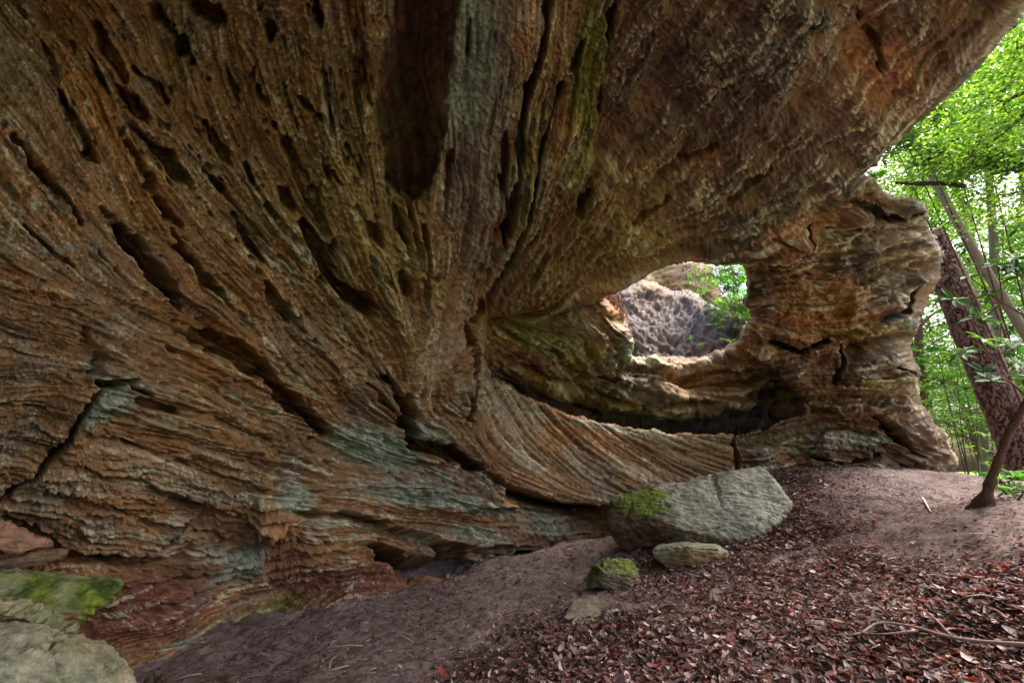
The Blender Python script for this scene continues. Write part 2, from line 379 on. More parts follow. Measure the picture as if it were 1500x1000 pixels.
paint('red', POCK*.4); paint('stain_shade', POCK*(.42+.2*N3)); paint('moss', POCK*sm(.3, 1.5, N3+N4*.5)*.35)  # reddish, mossy pocket stone, with the hollow's shade painted into its colour
COL *= (1+.16*LA+.12*LB+.10*N5+.06*N1)[..., None].clip(.5, 1.6)
COL = np.clip(COL, .01, .8)

def mir(a, lo, hi):
    p = (a-lo) % (2*(hi-lo)); return lo+np.where(p > hi-lo, 2*(hi-lo)-p, p)
def samp(A, u, v):
    return bil(A, mir(u, GX0, GX1-ST), mir(v, GY0, GY1-ST), GX0, GY0, ST)

# ------------------------------------------------------------------ materials
def nt(name):
    m = bpy.data.materials.new(name); m.use_nodes = True; n = m.node_tree.nodes; l = m.node_tree.links
    b = n['Principled BSDF']; return m, n, l, b

def rock_mat(name, gloss=.75, s=1.0, bump=.6, moss=0.0, speck=.25):
    m, n, l, b = nt(name)
    at = n.new('ShaderNodeVertexColor'); at.layer_name = 'Col'
    tc = n.new('ShaderNodeTexCoord')
    n1 = n.new('ShaderNodeTexNoise'); n1.inputs['Scale'].default_value = 55*s; n1.inputs['Detail'].default_value = 6; n1.inputs['Roughness'].default_value = .7
    n2 = n.new('ShaderNodeTexNoise'); n2.inputs['Scale'].default_value = 9*s; n2.inputs['Detail'].default_value = 8; n2.inputs['Roughness'].default_value = .65
    for q in (n1, n2): l.new(tc.outputs['Object'], q.inputs['Vector'])
    mr = n.new('ShaderNodeMapRange'); mr.inputs['From Min'].default_value = .3; mr.inputs['From Max'].default_value = .7; mr.inputs['To Min'].default_value = .62; mr.inputs['To Max'].default_value = 1.35
    l.new(n2.outputs['Fac'], mr.inputs['Value'])
    mr2 = n.new('ShaderNodeMapRange'); mr2.inputs['From Min'].default_value = .3; mr2.inputs['From Max'].default_value = .7; mr2.inputs['To Min'].default_value = .7; mr2.inputs['To Max'].default_value = 1.3
    l.new(n1.outputs['Fac'], mr2.inputs['Value'])
    mu = n.new('ShaderNodeMath'); mu.operation = 'MULTIPLY'; l.new(mr.outputs[0], mu.inputs[0]); l.new(mr2.outputs[0], mu.inputs[1])
    vm = n.new('ShaderNodeVectorMath'); vm.operation = 'SCALE'; l.new(at.outputs['Color'], vm.inputs[0]); l.new(mu.outputs[0], vm.inputs['Scale'])
    # quartz grains
    v3 = n.new('ShaderNodeTexNoise'); v3.inputs['Scale'].default_value = 120*s; v3.inputs['Detail'].default_value = 2; l.new(tc.outputs['Object'], v3.inputs['Vector'])
    r3 = n.new('ShaderNodeMapRange'); r3.inputs['From Min'].default_value = .66; r3.inputs['From Max'].default_value = .72; r3.inputs['To Max'].default_value = speck; l.new(v3.outputs['Fac'], r3.inputs['Value'])
    mx = n.new('ShaderNodeMix'); mx.data_type = 'RGBA'; l.new(r3.outputs[0], mx.inputs[0]); l.new(vm.outputs[0], mx.inputs[6]); mx.inputs[7].default_value = (.6, .55, .48, 1)
    out = mx.outputs[2]
    l.new(out, b.inputs['Base Color'])
    b.inputs['Roughness'].default_value = gloss
    b.inputs['Specular IOR Level'].default_value = .4
    bp = n.new('ShaderNodeBump'); bp.inputs['Strength'].default_value = bump; bp.inputs['Distance'].default_value = .02
    ad = n.new('ShaderNodeMath'); ad.operation = 'ADD'; l.new(n1.outputs['Fac'], ad.inputs[0]); l.new(n2.outputs['Fac'], ad.inputs[1])
    l.new(ad.outputs[0], bp.inputs['Height']); l.new(bp.outputs[0], b.inputs['Normal'])
    return m
M_rock = rock_mat('sandstone', .68)
M_boul = rock_mat('boulder_stone', .8, 1.2, .7)

def attr_mat(name, rough=.8, bump=0, bscale=60, spec=.3, trans=0, tcol=(1.0, 1.0, .55)):
    m, n, l, b = nt(name)
    at = n.new('ShaderNodeVertexColor'); at.layer_name = 'Col'
    l.new(at.outputs['Color'], b.inputs['Base Color']); b.inputs['Roughness'].default_value = rough; b.inputs['Specular IOR Level'].default_value = spec
    if bump:
        tc = n.new('ShaderNodeTexCoord'); q = n.new('ShaderNodeTexNoise'); q.inputs['Scale'].default_value = bscale; q.inputs['Detail'].default_value = 6; q.inputs['Roughness'].default_value = .7
        l.new(tc.outputs['Object'], q.inputs['Vector'])
        bp = n.new('ShaderNodeBump'); bp.inputs['Strength'].default_value = bump; bp.inputs['Distance'].default_value = .02
        l.new(q.outputs['Fac'], bp.inputs['Height']); l.new(bp.outputs[0], b.inputs['Normal'])
    if trans:
        t = n.new('ShaderNodeBsdfTranslucent'); mc = n.new('ShaderNodeMix'); mc.data_type = 'RGBA'; mc.blend_type = 'MULTIPLY'; mc.inputs[0].default_value = 1
        l.new(at.outputs['Color'], mc.inputs[6]); mc.inputs[7].default_value = (*[c*2.2 for c in tcol], 1); l.new(mc.outputs[2], t.inputs['Color'])
        ms = n.new('ShaderNodeMixShader'); ms.inputs[0].default_value = trans
        l.new(b.outputs[0], ms.inputs[1]); l.new(t.outputs[0], ms.inputs[2]); l.new(ms.outputs[0], n['Material Output'].inputs['Surface'])
    return m
M_leaf = attr_mat('green_leaf', .5, spec=.35, trans=.45)
M_rhodo = attr_mat('glossy_leaf', .55, spec=.3, trans=.3)
M_dead = attr_mat('dead_leaf', .72, .3, 150, spec=.35, trans=.12, tcol=(1, .6, .4))
M_bark = attr_mat('bark', .9, .8, 45)
M_twig = attr_mat('dry_wood', .75, .4, 120)
M_grass = attr_mat('moss', .95, .6, 200, spec=.1)

# ------------------------------------------------------------------ rock sheets
def axis(lo, flo, fhi, hi, st, g=1.09):
    mid = list(np.arange(flo, fhi+st*.5, st)); a = []; x = flo; s = st
    while x > lo: s *= g; x -= s; a.append(x)
    b = []; x = mid[-1]; s = st
    while x < hi: s *= g; x += s; b.append(x)
    return np.array(a[::-1]+mid+b)

def sheet(poly, holes, ctrl, us, vs, curl=(34, .55), skirt=1.6, amp=1.0, splits=None, parent=None, mat=None, colfn=None, hfn=None, ctrlw=None):
    c = np.array(ctrl, float)
    m = tps_fit(c[:, :2]/500, 1/c[:, 2])
    U, V = np.meshgrid(us, vs); U = U.astype(np.float64); V = V.astype(np.float64)
    ed = np.full(U.shape, 1e9); keep = inside(U, V, poly); 
    d, _, _ = pdist(U, V, poly, True); ed = np.minimum(ed, d)
    for h in holes:
        ins = inside(U, V, h); keep &= ~ins
        d, _, _ = pdist(U, V, h, True); ed = np.minimum(ed, d)
    wob = samp(N2, U, V)*.7+samp(N3, U, V)*1.6+samp(LB, U, V)*.4        # a ragged broken edge
    s = np.where(keep, ed, -ed).astype(np.float64)+wob
    keep = s > 0
    gyv, gxu = np.gradient(s)
    su = gxu/np.gradient(us)[None]; sv = gyv/np.gradient(vs)[:, None]
    fine = (np.abs(s) < 2.2)
    gl = np.hypot(su, sv)+1e-6
    invd = np.clip(tps_eval(m, np.stack([U, V], -1)/500), 1/40, 1.6)
    D = 1/invd
    Rr, k = curl
    zl = inside(U, V, [(660,545),(850,605),(950,622),(1078,626),(1250,560),(1250,700),(900,745),(700,700)]); Rr = np.where(zl, 5, Rr); k = np.where(zl, .12, k)
    q = np.clip(1-np.maximum(s, 0)/Rr, 0, 1)
    D = D + k*(1-np.sqrt(np.clip(1-q*q, 0, 1)))*(D/10)
    U2 = np.where(fine & (s < 1.2), U-np.clip(s, -2, 2)*su/gl, U); V2 = np.where(fine & (s < 1.2), V-np.clip(s, -2, 2)*sv/gl, V)
    X = P(U2, V2, D)
    # smooth normal of the base
    du = np.gradient(X, axis=1); dv = np.gradient(X, axis=0)
    Nn = np.cross(du, dv); Nn /= np.linalg.norm(Nn, axis=2, keepdims=True)+1e-9
    flip = np.sum(Nn*(CAM-X), axis=2) < 0; Nn[flip] *= -1
    h = samp(H, U, V)
    if hfn is not None: h = h+hfn(U, V)
    h = h*np.clip(np.maximum(s, 0)/np.where(zl, 6, np.where(U > 1230, 34, 16)), .12, 1)
    X = X + Nn*(h*amp*np.minimum(D, 12)/F)[..., None]
    X = X + Nn*(.010*fbm(X, 14, 3, 5))[..., None]
    X = X + ((X-CAM)/np.linalg.norm(X-CAM, axis=2, keepdims=True))*(samp(RAD, U, V)*np.minimum(D, 12)/F*np.clip(s/10, 0, 1))[..., None]
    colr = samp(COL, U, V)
    if colfn is not None: colr = colfn(U, V, colr)
    ny, nx = U.shape
    idx = np.arange(ny*nx).reshape(ny, nx)
    kc = keep[:-1, :-1] & keep[1:, :-1] & keep[:-1, 1:] & keep[1:, 1:]
    A = idx[:-1, :-1]; B = idx[:-1, 1:]; Cc = idx[1:, 1:]; Dd = idx[1:, :-1]
    quads = np.stack([A, Dd, Cc, B], -1)[kc]
    uc = .25*(U[:-1, :-1]+U[1:, 1:]+U[:-1, 1:]+U[1:, :-1])[kc]; vc = .25*(V[:-1, :-1]+V[1:, 1:]+V[:-1, 1:]+V[1:, :-1])[kc]
    Xf = X.reshape(-1, 3); cf = colr.reshape(-1, 3)
    # skirts on open edges
    e = np.concatenate([quads[:, [0, 1]], quads[:, [1, 2]], quads[:, [2, 3]], quads[:, [3, 0]]]); own = np.tile(np.arange(len(quads)), 4)
    key = np.minimum(e[:, 0], e[:, 1]).astype(np.int64)*(ny*nx)+np.maximum(e[:, 0], e[:, 1])
    _, inv, cnt = np.unique(key, return_inverse=True, return_counts=True)
    bm_ = cnt[inv] == 1; be = e[bm_]; bo = own[bm_]
    # a back vertex for every border vertex, several rings
    bv = np.unique(be); rings = [0, .12, .4, 1.0]
    base = Xf[bv]; ray = base-CAM; ray /= np.linalg.norm(ray, axis=1, keepdims=True)
    allX = [Xf]; allC = [cf]; n0 = len(Xf); mp = np.zeros(n0, int); 
    ids = [bv]
    for r_ in rings[1:]:
        nb = base+ray*(skirt*r_)+(.05*skirt*r_)*np.stack([fbm(base, 3, 2, 31), fbm(base, 3, 2, 32), fbm(base, 3, 2, 33)], -1)
        ids.append(np.arange(len(bv))+n0+(len(ids)-1)*len(bv)); allX.append(nb); allC.append(cf[bv])
    pos = np.searchsorted(bv, be)
    sk = []; so = []
    for a_, b_ in zip(ids[:-1], ids[1:]):
        sk.append(np.stack([a_[pos[:, 1]], a_[pos[:, 0]], b_[pos[:, 0]], b_[pos[:, 1]]], -1)); so.append(bo)
    sk = np.concatenate(sk); so = np.concatenate(so)
    Xa = np.concatenate(allX); Ca = np.concatenate(allC)
    objs = []
    lab = np.zeros(len(quads), int)
    if splits:
        for i, (nm, pg) in enumerate(splits):
            if pg is not None: lab[(inside(uc, vc, pg)) & (lab == 0)] = i+1
        names = [s_[0] for s_ in splits]
        lab[lab == 0] = len(splits)
    else: names = [None]; lab[:] = 1
    for i, nm in enumerate(names):
        fq = np.concatenate([quads[lab == i+1], sk[lab[so] == i+1]])
        if not len(fq): continue
        u_, inv_ = np.unique(fq, return_inverse=True)
        objs.append((nm, Xa[u_], inv_.reshape(fq.shape), Ca[u_]))
    return objs

LIP = [(2600,-1104),(1500,22),(1440,92),(1380,150),(1330,192),(1300,216),(1278,242),(1262,256)]
PILR = [(1280,258),(1300,278),(1330,288),(1356,304),(1366,330),(1372,360),(1380,396),(1372,425),(1362,446),(1344,468),(1338,500),(1342,545),(1346,592),(1366,612),(1386,636),(1398,672),(1396,700),(1410,760)]
main_poly = [(-1600,-1600),(2600,-1600)]+LIP+PILR+[(950,860),(700,960),(500,1060),(0,1160),(-1600,1160)]
HOLE = [(716,466),(760,466),(820,460),(870,448),(900,434),(940,408),(975,392),(1010,385),(1060,383),(1088,388),(1092,420),(1101,462),(1088,488),(1078,505),(1100,520),(1140,545),(1165,580),(1174,604),
        (1130,622),(1078,635),(1010,636),(950,631),(900,622),(850,612),(790,590),(745,568),(718,552),(710,520)]
main_ctrl = [
 (750,0,3.7),(300,0,3.6),(0,0,3.35),(1200,0,4.5),(1500,20,5.2),(1500,0,5.1),(0,250,3.3),(0,500,3.4),(0,750,3.7),(0,950,3.6),(150,350,3.8),(150,600,3.95),
 (300,250,4.3),(300,500,4.8),(300,700,5.0),(300,800,5.15),(420,760,5.7),(400,850,6.1),(330,930,5.4),(200,985,4.4),(200,880,4.5),
 (600,250,5.2),(600,400,6.6),(600,500,7.5),(600,600,8.0),(480,700,6.6),(540,780,7.3),(600,740,8.0),(640,865,7.5),
 (750,150,4.7),(750,300,6.6),(740,400,8.4),(714,470,9.6),(705,560,9.3),(680,650,8.9),(740,820,8.8),(760,720,9.3),(740,600,9.8),
 (900,300,6.9),(900,400,9.2),(900,436,10.0),(820,460,9.9),(1000,200,6.0),(1000,385,10.4),(1090,385,10.9),
 (1200,200,6.7),(1180,330,10.1),(1250,280,9.8),(1266,255,9.1),(1400,125,6.5),(1330,192,7.7),
 (1200,450,11.0),(1300,450,10.7),(1300,350,10.6),(1375,400,11.2),(1110,470,11.3),(1170,600,11.3),(1250,600,10.9),(1350,650,10.5),(1405,680,11.6),(1200,690,10.9),(1300,690,10.6),(1350,540,11.1),
 (850,615,10.5),(950,632,10.8),(1075,636,11.1),(900,780,9.9),(900,700,10.2),(1050,700,10.9),(950,850,9.9),(1300,760,10.6),(1420,760,11.4),(700,960,7.2),
 (750,-400,2.42),(-400,500,2.3),(1500,-400,3.3),(-400,-400,2.1),(-400,1000,2.5),(0,1150,2.9),(500,1060,5),(750,-1500,1.2),(2600,-1500,1.65),(2600,-1104,2.1),(-1500,-1500,.95),(-1500,500,1.15),(-1500,1150,1.2)]
us = axis(-1600, -60, 1430, 2600, 1.5); vs = axis(-1600, -60, 985, 1160, 1.5)

arch = empty('rock_arch', P(700, 860, 8.0))
tag(arch, 'huge brown sandstone overhang and side wall arching down to a thick stone pillar', 'rock arch')
CEIL = [(-1600,-1600),(2600,-1600),(2600,300),(1262,256),(1240,292),(1180,335),(1092,387),(1000,470),(714,470),(640,560),(560,610),(430,560),(280,470),(130,470),(-100,420),(-1600,100)]
PIL = [(1262,256),(1240,292),(1180,335),(1092,387),(1050,450),(1050,600),(1174,604),(1079,636),(1080,800),(1500,800),(1500,200)]
LEDGE = [(714,470),(1100,500),(1174,604),(1079,636),(1080,860),(895,860),(895,742),(742,706),(690,640),(705,560)]
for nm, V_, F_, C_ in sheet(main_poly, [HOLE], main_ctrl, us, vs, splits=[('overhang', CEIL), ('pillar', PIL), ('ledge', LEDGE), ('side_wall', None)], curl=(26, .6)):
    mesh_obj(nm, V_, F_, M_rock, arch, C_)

# unseen rear shell, added behind the camera to darken the ceiling and pits
pr = np.array([(-4.3,-1.2),(-4.5,.2),(-4.6,1.6),(-4.35,3.1),(-3.3,4.6),(-1.6,5.5),(.4,5.9),(2.6,6.1),(4.6,6.35),(6.0,6.7),(6.3,7.6)])
tq = np.linspace(0, len(pr)-1, 160); px_ = np.interp(tq, np.arange(len(pr)), pr[:, 0]); pz_ = np.interp(tq, np.arange(len(pr)), pr[:, 1])
yy = np.linspace(.9, -4.5, 130); sh = np.stack([px_[None]*(1+.035*(yy[:, None]-.9))*1.0, yy[:, None]+0*px_[None], pz_[None]+0*yy[:, None]], -1)
sh = sh+.25*np.stack([fbm(sh, .6, 4, 301), fbm(sh, .6, 4, 302), fbm(sh, .6, 4, 303)], -1)*sm(.9, 0, yy)[:, None, None]
ii = np.arange(130*160).reshape(130, 160)
mesh_obj('rear_shade_shell', sh.reshape(-1, 3), np.stack([ii[:-1, :-1], ii[:-1, 1:], ii[1:, 1:], ii[1:, :-1]], -1).reshape(-1, 4), M_rock, arch, np.ones((130*160, 1))*ROCKS['brown'][None])

rec_poly = [(560,320),(885,320),(893,440),(914,462),(911,500),(922,523),(945,527),(968,520),(1000,524),(1040,519),(1062,512),(1078,500),(1090,487),(1110,470),(1260,430),(1260,560),(1190,556),(1130,556),(1105,590),(1050,606),(990,612),(940,608),(880,600),(830,590),(780,572),(735,548),(700,536),(560,536)]
rec_ctrl = [(600,340,8.6),(880,330,9.6),(720,480,10.4),(800,480,11.2),(890,470,12.0),(905,510,12.2),(860,540,11.6),(780,540,11.2),(720,540,10.9),(1000,530,12.6),(1060,520,12.6),(950,580,12.0),(1030,590,12.4),(1100,500,12.0),
            (780,572,11.5),(850,602,12.0),(950,618,12.4),(1060,622,12.7),(1150,590,13.4),(1130,540,13.0),(1250,450,11.9),(1250,690,12.8),(600,690,11.5),(900,700,13.6)]
for nm, V_, F_, C_ in sheet(rec_poly, [], rec_ctrl, axis(560, 700, 1180, 1260, 1.6), axis(320, 425, 645, 700, 1.6), curl=(16, .7), skirt=3.4, amp=1.15):
    mesh_obj('recess_wall', V_, F_, M_rock, arch, C_)

for nm, V_, F_, C_ in sheet([(560,430),(880,430),(900,535),(1080,535),(1110,430),(1300,430),(1300,720),(560,720)], [], [(560,430,13.5),(1300,430,13.5),(1300,720,14.5),(560,720,13.5),(900,600,16.5),(1100,580,16.5)], axis(560, 700, 1200, 1300, 4), axis(430, 520, 640, 720, 4), curl=(10, .5), skirt=.5, amp=1.3, colfn=None):
    k_ = (F_.shape[0] > 0); mesh_obj('recess_back', V_, F_, M_rock, arch, C_)

def palecol(a):
    def f(U, V, c):
        n = samp(N3, U, V)*.5+samp(LC, U, V)*.3
        g = lin(*a)
        k = (.68+.28*np.clip(n, -1, 1))[..., None]
        return c*(1-k)+g*k
    return f
out1 = (None, 'pale grey sloping rock face lit by the sky beyond the arch opening', 'rock')
for nm, V_, F_, C_ in sheet([(760,380),(880,400),(912,418),(935,408),(962,412),(985,422),(1010,424),(1040,446),(1068,462),(1110,500),(1190,540),(1190,640),(760,640)], [],
   [(800,400,17),(930,420,17.5),(1000,430,18),(950,500,15),(1050,500,15.3),(980,540,13.9),(1180,560,14.6),(780,600,13.5),(1000,640,13.6),(900,470,16.0)], axis(760, 880, 1110, 1190, 1.5), axis(380, 395, 550, 640, 1.5), curl=(10, .8), skirt=2.0, amp=1.0, hfn=lambda U, V: 2.4*samp(FAC, U, V)+3*samp(N4, U, V)+1.2*samp(N1, U, V)+1.2*samp(N5, U, V), colfn=palecol((94,84,88))):
    tag(mesh_obj('pale_rock', V_, F_, M_boul, None, C_), out1[1], 'rock')
out2 = (None, 'olive brown bluff in the gap behind the pale rock face', 'rock')
for nm, V_, F_, C_ in sheet([(700,340),(930,372),(952,398),(975,380),(1010,376),(1040,390),(1060,430),(1180,470),(1180,640),(700,640)], [],
   [(700,360,22),(950,390,21.5),(1020,385,22),(1150,480,21),(900,600,19),(1150,600,19)], axis(700, 880, 1110, 1180, 2.5), axis(340, 370, 520, 640, 2.5), curl=(10, .8), skirt=2.0, colfn=palecol((84,76,46))):
    tag(mesh_obj('rock_bluff', V_, F_, M_boul, None, C_), out2[1], 'bluff')

# ------------------------------------------------------------------ ground
g_px = [(200,975,4.4),(100,990,4.0),(330,925,5.3),(450,893,6.2),(640,860,7.3),(740,815,8.6),(900,780,9.8),(1150,690,10.9),(1250,687,10.7),(1330,690,10.6),(1410,706,11.0),
        (300,1000,4.0),(750,1000,3.6),(1100,1000,3.3),(1500,1000,3.0),(750,900,5.6),(550,930,5.0),(900,900,5.3),(1050,830,7.0),(1200,800,6.9),(1200,740,8.3),(1300,760,6.9),(1440,737,5.8),(1500,800,4.6),(1500,900,3.6),(1300,860,5.0),(1350,715,8.8),(1490,740,6.6)]
gp = np.array([P(*q) for q in g_px])
ext = np.array([(0,-5,-.1),(-6,-1,-.3),(8,-1,.4),(10,4,.9),(9,14,.5),(12,22,-.8),(-1,16,.2),(3,18,.4),(-9,14,-.3),(0,-14,-.4),(16,8,.3),(-12,4,-.4),(22,20,-1.8)])
gall = np.vstack([gp, ext]); GM = tps_fit(gall[:, :2]/5, gall[:, 2], 1e-3)
DIPS = [(P(640,868,8.5), .3, .7), (P(750,840,9.7), .35, .7), (P(840,812,10.6), .3, .7), (P(540,890,7.8), .15, .6)]
def ground_base(x, y):
    z = tps_eval(GM, np.stack([x, y], -1)/5)
    for q, a_, w_ in DIPS: z = z-a_*np.exp(-((x-q[0])**2+(y-q[1])**2)/w_**2)
    r = np.hypot(x-2, y-5); k = sm(14, 30, r)
    return z*(1-k)+(-1.6+.5*np.sin(x*.11)*np.cos(y*.09))*k
def ground_z(x, y):
    x = np.asarray(x, float); y = np.asarray(y, float)
    X = np.stack([x, y, np.zeros_like(x)], -1)
    z = ground_base(x, y)+.07*fbm(X, .9, 3, 41)+.028*fbm(X, 4, 4, 42)+.012*fbm(X, 22, 2, 43)
    return z
xs = axis(-160, -5, 9.5, 160, .028, 1.07); ys = axis(-60, 2.2, 13, 200, .028, 1.07)
gX, gY = np.meshgrid(xs, ys); gZ = ground_z(gX, gY)
Pg = np.stack([gX, gY, gZ], -1)
clod = fbm(Pg, 26, 3, 44); Pg[..., 2] += .02*np.clip(clod, 0, 1)*2-.03*sm(.1,.5,fbm(Pg, 5, 3, 48))
pu, pv, pd = proj(Pg)
def litter_w(pu, pv, pd, X):
    """how thickly fallen leaves cover the ground at a point"""
    vis = pd > .5
    A = [(640,1100),(700,1010),(790,955),(930,930),(1050,905),(1180,880),(1330,872),(1420,850),(1600,850),(2600,900),(2600,1400),(500,1400)]
    B = [(930,905),(950,860),(1000,840),(1060,820),(1130,760),(1150,700),(1175,700),(1215,750),(1250,810),(1320,875),(1100,930),(940,925)]
    def soft(poly, w):
        d, _, _ = pdist(pu, pv, poly, True); s = np.where(inside(pu, pv, poly), d, -d); return sm(-w, w, s)
    n = fbm(X, 1.6, 3, 51)*1.2
    a = soft(A, 85); b = soft(B, 75)
    w = np.clip(np.maximum(a, b*.7), 0, 1)
    return np.where(vis, np.clip(w*(.95+1.3*n), 0, 1), .3)
LW = litter_w(pu, pv, pd, Pg)
dirt = lin(134,116,114); dark = lin(76,62,58); sand = lin(176,156,148)
k1 = sm(-.3, .5, fbm(Pg, 1.3, 4, 45))[..., None]; k2 = sm(-.1, .6, fbm(Pg, 9, 4, 46))[..., None]
gc = dirt*(1-k1*.6)+sand*k1*.6; gc = gc*(1-k2*.6)+dark*k2*.6; k3 = sm(.0, .5, fbm(Pg, 34, 3, 47, .7))[..., None]; gc = gc*(1-k3*.4)+dark*k3*.4
gc = gc*(1-LW[..., None]*.6)+lin(70,46,40)*LW[..., None]*.6
gc[pd < 0] = dark
far = sm(16, 24, np.hypot(gX-2, gY-5))[..., None]; gc = gc*(1-far)+lin(110,124,56)*far
ny, nx = gX.shape; idx = np.arange(ny*nx).reshape(ny, nx)
q = np.stack([idx[:-1, :-1], idx[:-1, 1:], idx[1:, 1:], idx[1:, :-1]], -1).reshape(-1, 4)
M_soil = attr_mat('soil', .92, .9, 70, spec=.25)
tag(mesh_obj('ground', Pg.reshape(-1, 3), q, M_soil, None, gc.reshape(-1, 3)), kind='structure')

# ------------------------------------------------------------------ leaf litter
def litter(n, size, region, seed, palette, lift=.015, wfn=None):
    r = np.random.default_rng(seed)
    x = r.uniform(region[0], region[1], n*6); y = r.uniform(region[2], region[3], n*6)
    X = np.stack([x, y, ground_base(x, y)], -1)
    u, v, d = proj(X)
    w = litter_w(u, v, d, X)
    if wfn: w = wfn(w, u, v, X)
    ok = (r.random(len(x)) < w) & (d > 1.5) & (u > -60) & (u < 2300) & (v < 1300)
    x = x[ok][:n]; y = y[ok][:n]; n = len(x); z = ground_z(x, y)
    L = size*np.clip(r.lognormal(-.25, .38, n), .3, 1.7); W = L*r.uniform(.28, .72, n)
    yaw = r.uniform(0, 2*np.pi, n); 
    tilt = r.normal(0, .27, n); roll = r.normal(0, .36, n)
    a = np.stack([np.cos(yaw)*np.cos(tilt), np.sin(yaw)*np.cos(tilt), np.sin(tilt)], -1)
    b0 = np.stack([-np.sin(yaw), np.cos(yaw), np.zeros(n)], -1); c0 = np.cross(a, b0)
    b = b0*np.cos(roll)[:, None]+c0*np.sin(roll)[:, None]; c = np.cross(a, b)
    tt = np.array([-.5, -.25, .05, .32, .5]); ww = np.array([.10, .78, 1.0, .66, .05])
    curl = r.uniform(-.5, 1.3, n); fold = r.uniform(-.3, 1.0, n)
    Vv = []
    for i in range(5):
        for s in (-1, 0, 1):
            jag = r.uniform(.6, 1.15, n) if s else 0
            hgt = curl*L*(tt[i]**2)*1.1+fold*W*abs(s)*.32*ww[i]+r.normal(0, .02, n)*L
            off = a*(tt[i]*L)[:, None]+b*(s*ww[i]*W*.5*jag)[:, None] if s else a*(tt[i]*L)[:, None]
            Vv.append(off+c*hgt[:, None])
    Vv = np.stack(Vv, 1)
    Vv += np.stack([x, y, z+lift*r.uniform(0.2, 3, n)+.12*L], -1)[:, None]
    f = []
    for i in range(4):
        for s in (0, 1): f.append([i*3+s, i*3+s+1, i*3+s+4, i*3+s+3])
    f = np.array(f)[None]+(np.arange(n)*15)[:, None, None]
    pal = np.array(palette); cc = pal[r.integers(0, len(pal), n)]*r.uniform(.6, 1.35, (n, 1))
    return Vv.reshape(-1, 3), f.reshape(-1, 4), np.repeat(cc, 15, 0)
pal = [lin(110,70,58), lin(140,96,84), lin(92,54,46), lin(156,122,112), lin(176,148,140), lin(126,58,40), lin(80,56,54), lin(120,86,80), lin(100,62,54), lin(150,70,52), lin(134,104,100), lin(74,46,42)]
pal = [p*.5+.5*p.mean() for p in pal[:]]+[lin(136,62,40), lin(96,58,46), lin(176,150,142), lin(200,182,176)]
pal2 = [lin(90,66,58), lin(120,96,88), lin(150,128,118), lin(70,52,48), lin(60,44,40)]
Vl, Fl, Cl = litter(40000, .075, (-1, 8, 1.6, 11), 5, pal)
V2, F2, C2 = litter(60000, .038, (-3, 8, 2.4, 11.5), 6, pal, .006, lambda w, u, v, X: np.clip(w+.035+.16*sm(.1, .6, fbm(X, .9, 4, 89)), 0, 1))
V3, F3, C3 = litter(60000, .022, (-5, 8, 2.4, 12), 8, pal2, .002, lambda w, u, v, X: .22+.6*sm(-.1, .5, fbm(X, 1.1, 4, 88))+.3*w)
tag(mesh_obj('leaf_litter', np.concatenate([Vl, V2, V3]), np.concatenate([Fl, F2+len(Vl), F3+len(Vl)+len(V2)]), M_dead, None, np.concatenate([Cl, C2, C3])), kind='stuff')

def curve_tube(pts, rads, seg=8, ns=6, seed=0, rough=.0, freq=8):
    """smooth tube through pts (n,3)"""
    pts = np.asarray(pts, float); rads = np.asarray(rads, float); n = len(pts)
    pp = np.vstack([2*pts[0]-pts[1], pts, 2*pts[-1]-pts[-2]]); out = []; rr = []
    for i in range(n-1):
        p0, p1, p2, p3 = pp[i:i+4]
        for k in range(ns):
            t = k/ns; out.append(.5*((2*p1)+(-p0+p2)*t+(2*p0-5*p1+4*p2-p3)*t*t+(-p0+3*p1-3*p2+p3)*t**3)); rr.append(rads[i]*(1-t)+rads[i+1]*t)
    out.append(pts[-1]); rr.append(rads[-1]); out = np.array(out); rr = np.array(rr)
    T = np.gradient(out, axis=0); T /= np.linalg.norm(T, axis=1, keepdims=True)+1e-12
    ref = np.array([0.31, .22, .92]); 
    if abs(T[0]@ref) > .9: ref = np.array([1., .1, 0])
    A = np.cross(T, ref); A /= np.linalg.norm(A, axis=1, keepdims=True)+1e-9; B = np.cross(T, A)
    ang = np.arange(seg)*2*np.pi/seg
    V = out[:, None]+rr[:, None, None]*(A[:, None]*np.cos(ang)[None, :, None]+B[:, None]*np.sin(ang)[None, :, None])
    if rough:
        nz = fbm(V, freq, 3, seed+3); V = V+(V-out[:, None])*(rough*nz)[..., None]
    m = len(out); idx = np.arange(m*seg).reshape(m, seg)
    q = np.stack([idx[:-1], np.roll(idx[:-1], -1, 1), np.roll(idx[1:], -1, 1), idx[1:]], -1).reshape(-1, 4)
    V = V.reshape(-1, 3)
    # caps
    V = np.vstack([V, out[0], out[-1]]); c0, c1 = m*seg, m*seg+1
    t0 = np.stack([np.roll(idx[0], -1), idx[0], np.full(seg, c0), np.full(seg, c0)], -1)[:, :3]
    t1 = np.stack([idx[-1], np.roll(idx[-1], -1), np.full(seg, c1)], -1)
    return V, q, np.concatenate([t0, t1])
def add_tube(mb, pts, rads, col, **k):
    V, q, t = curve_tube(pts, rads, **k)
    n = mb.n; mb.add(V, q, col); mb.F.setdefault(3, []).append(t+n)

def on_ground(px, py):
    """the ground point seen at a pixel"""
    d = np.linspace(2, 16, 400); X = P(np.full(400, px), np.full(400, py), d); g = ground_z(X[:, 0], X[:, 1])
    k = np.argmax(X[:, 2] < g); 
    if X[k, 2] >= g[k]: k = 399
    p = X[k].copy(); p[2] = g[k]; return p

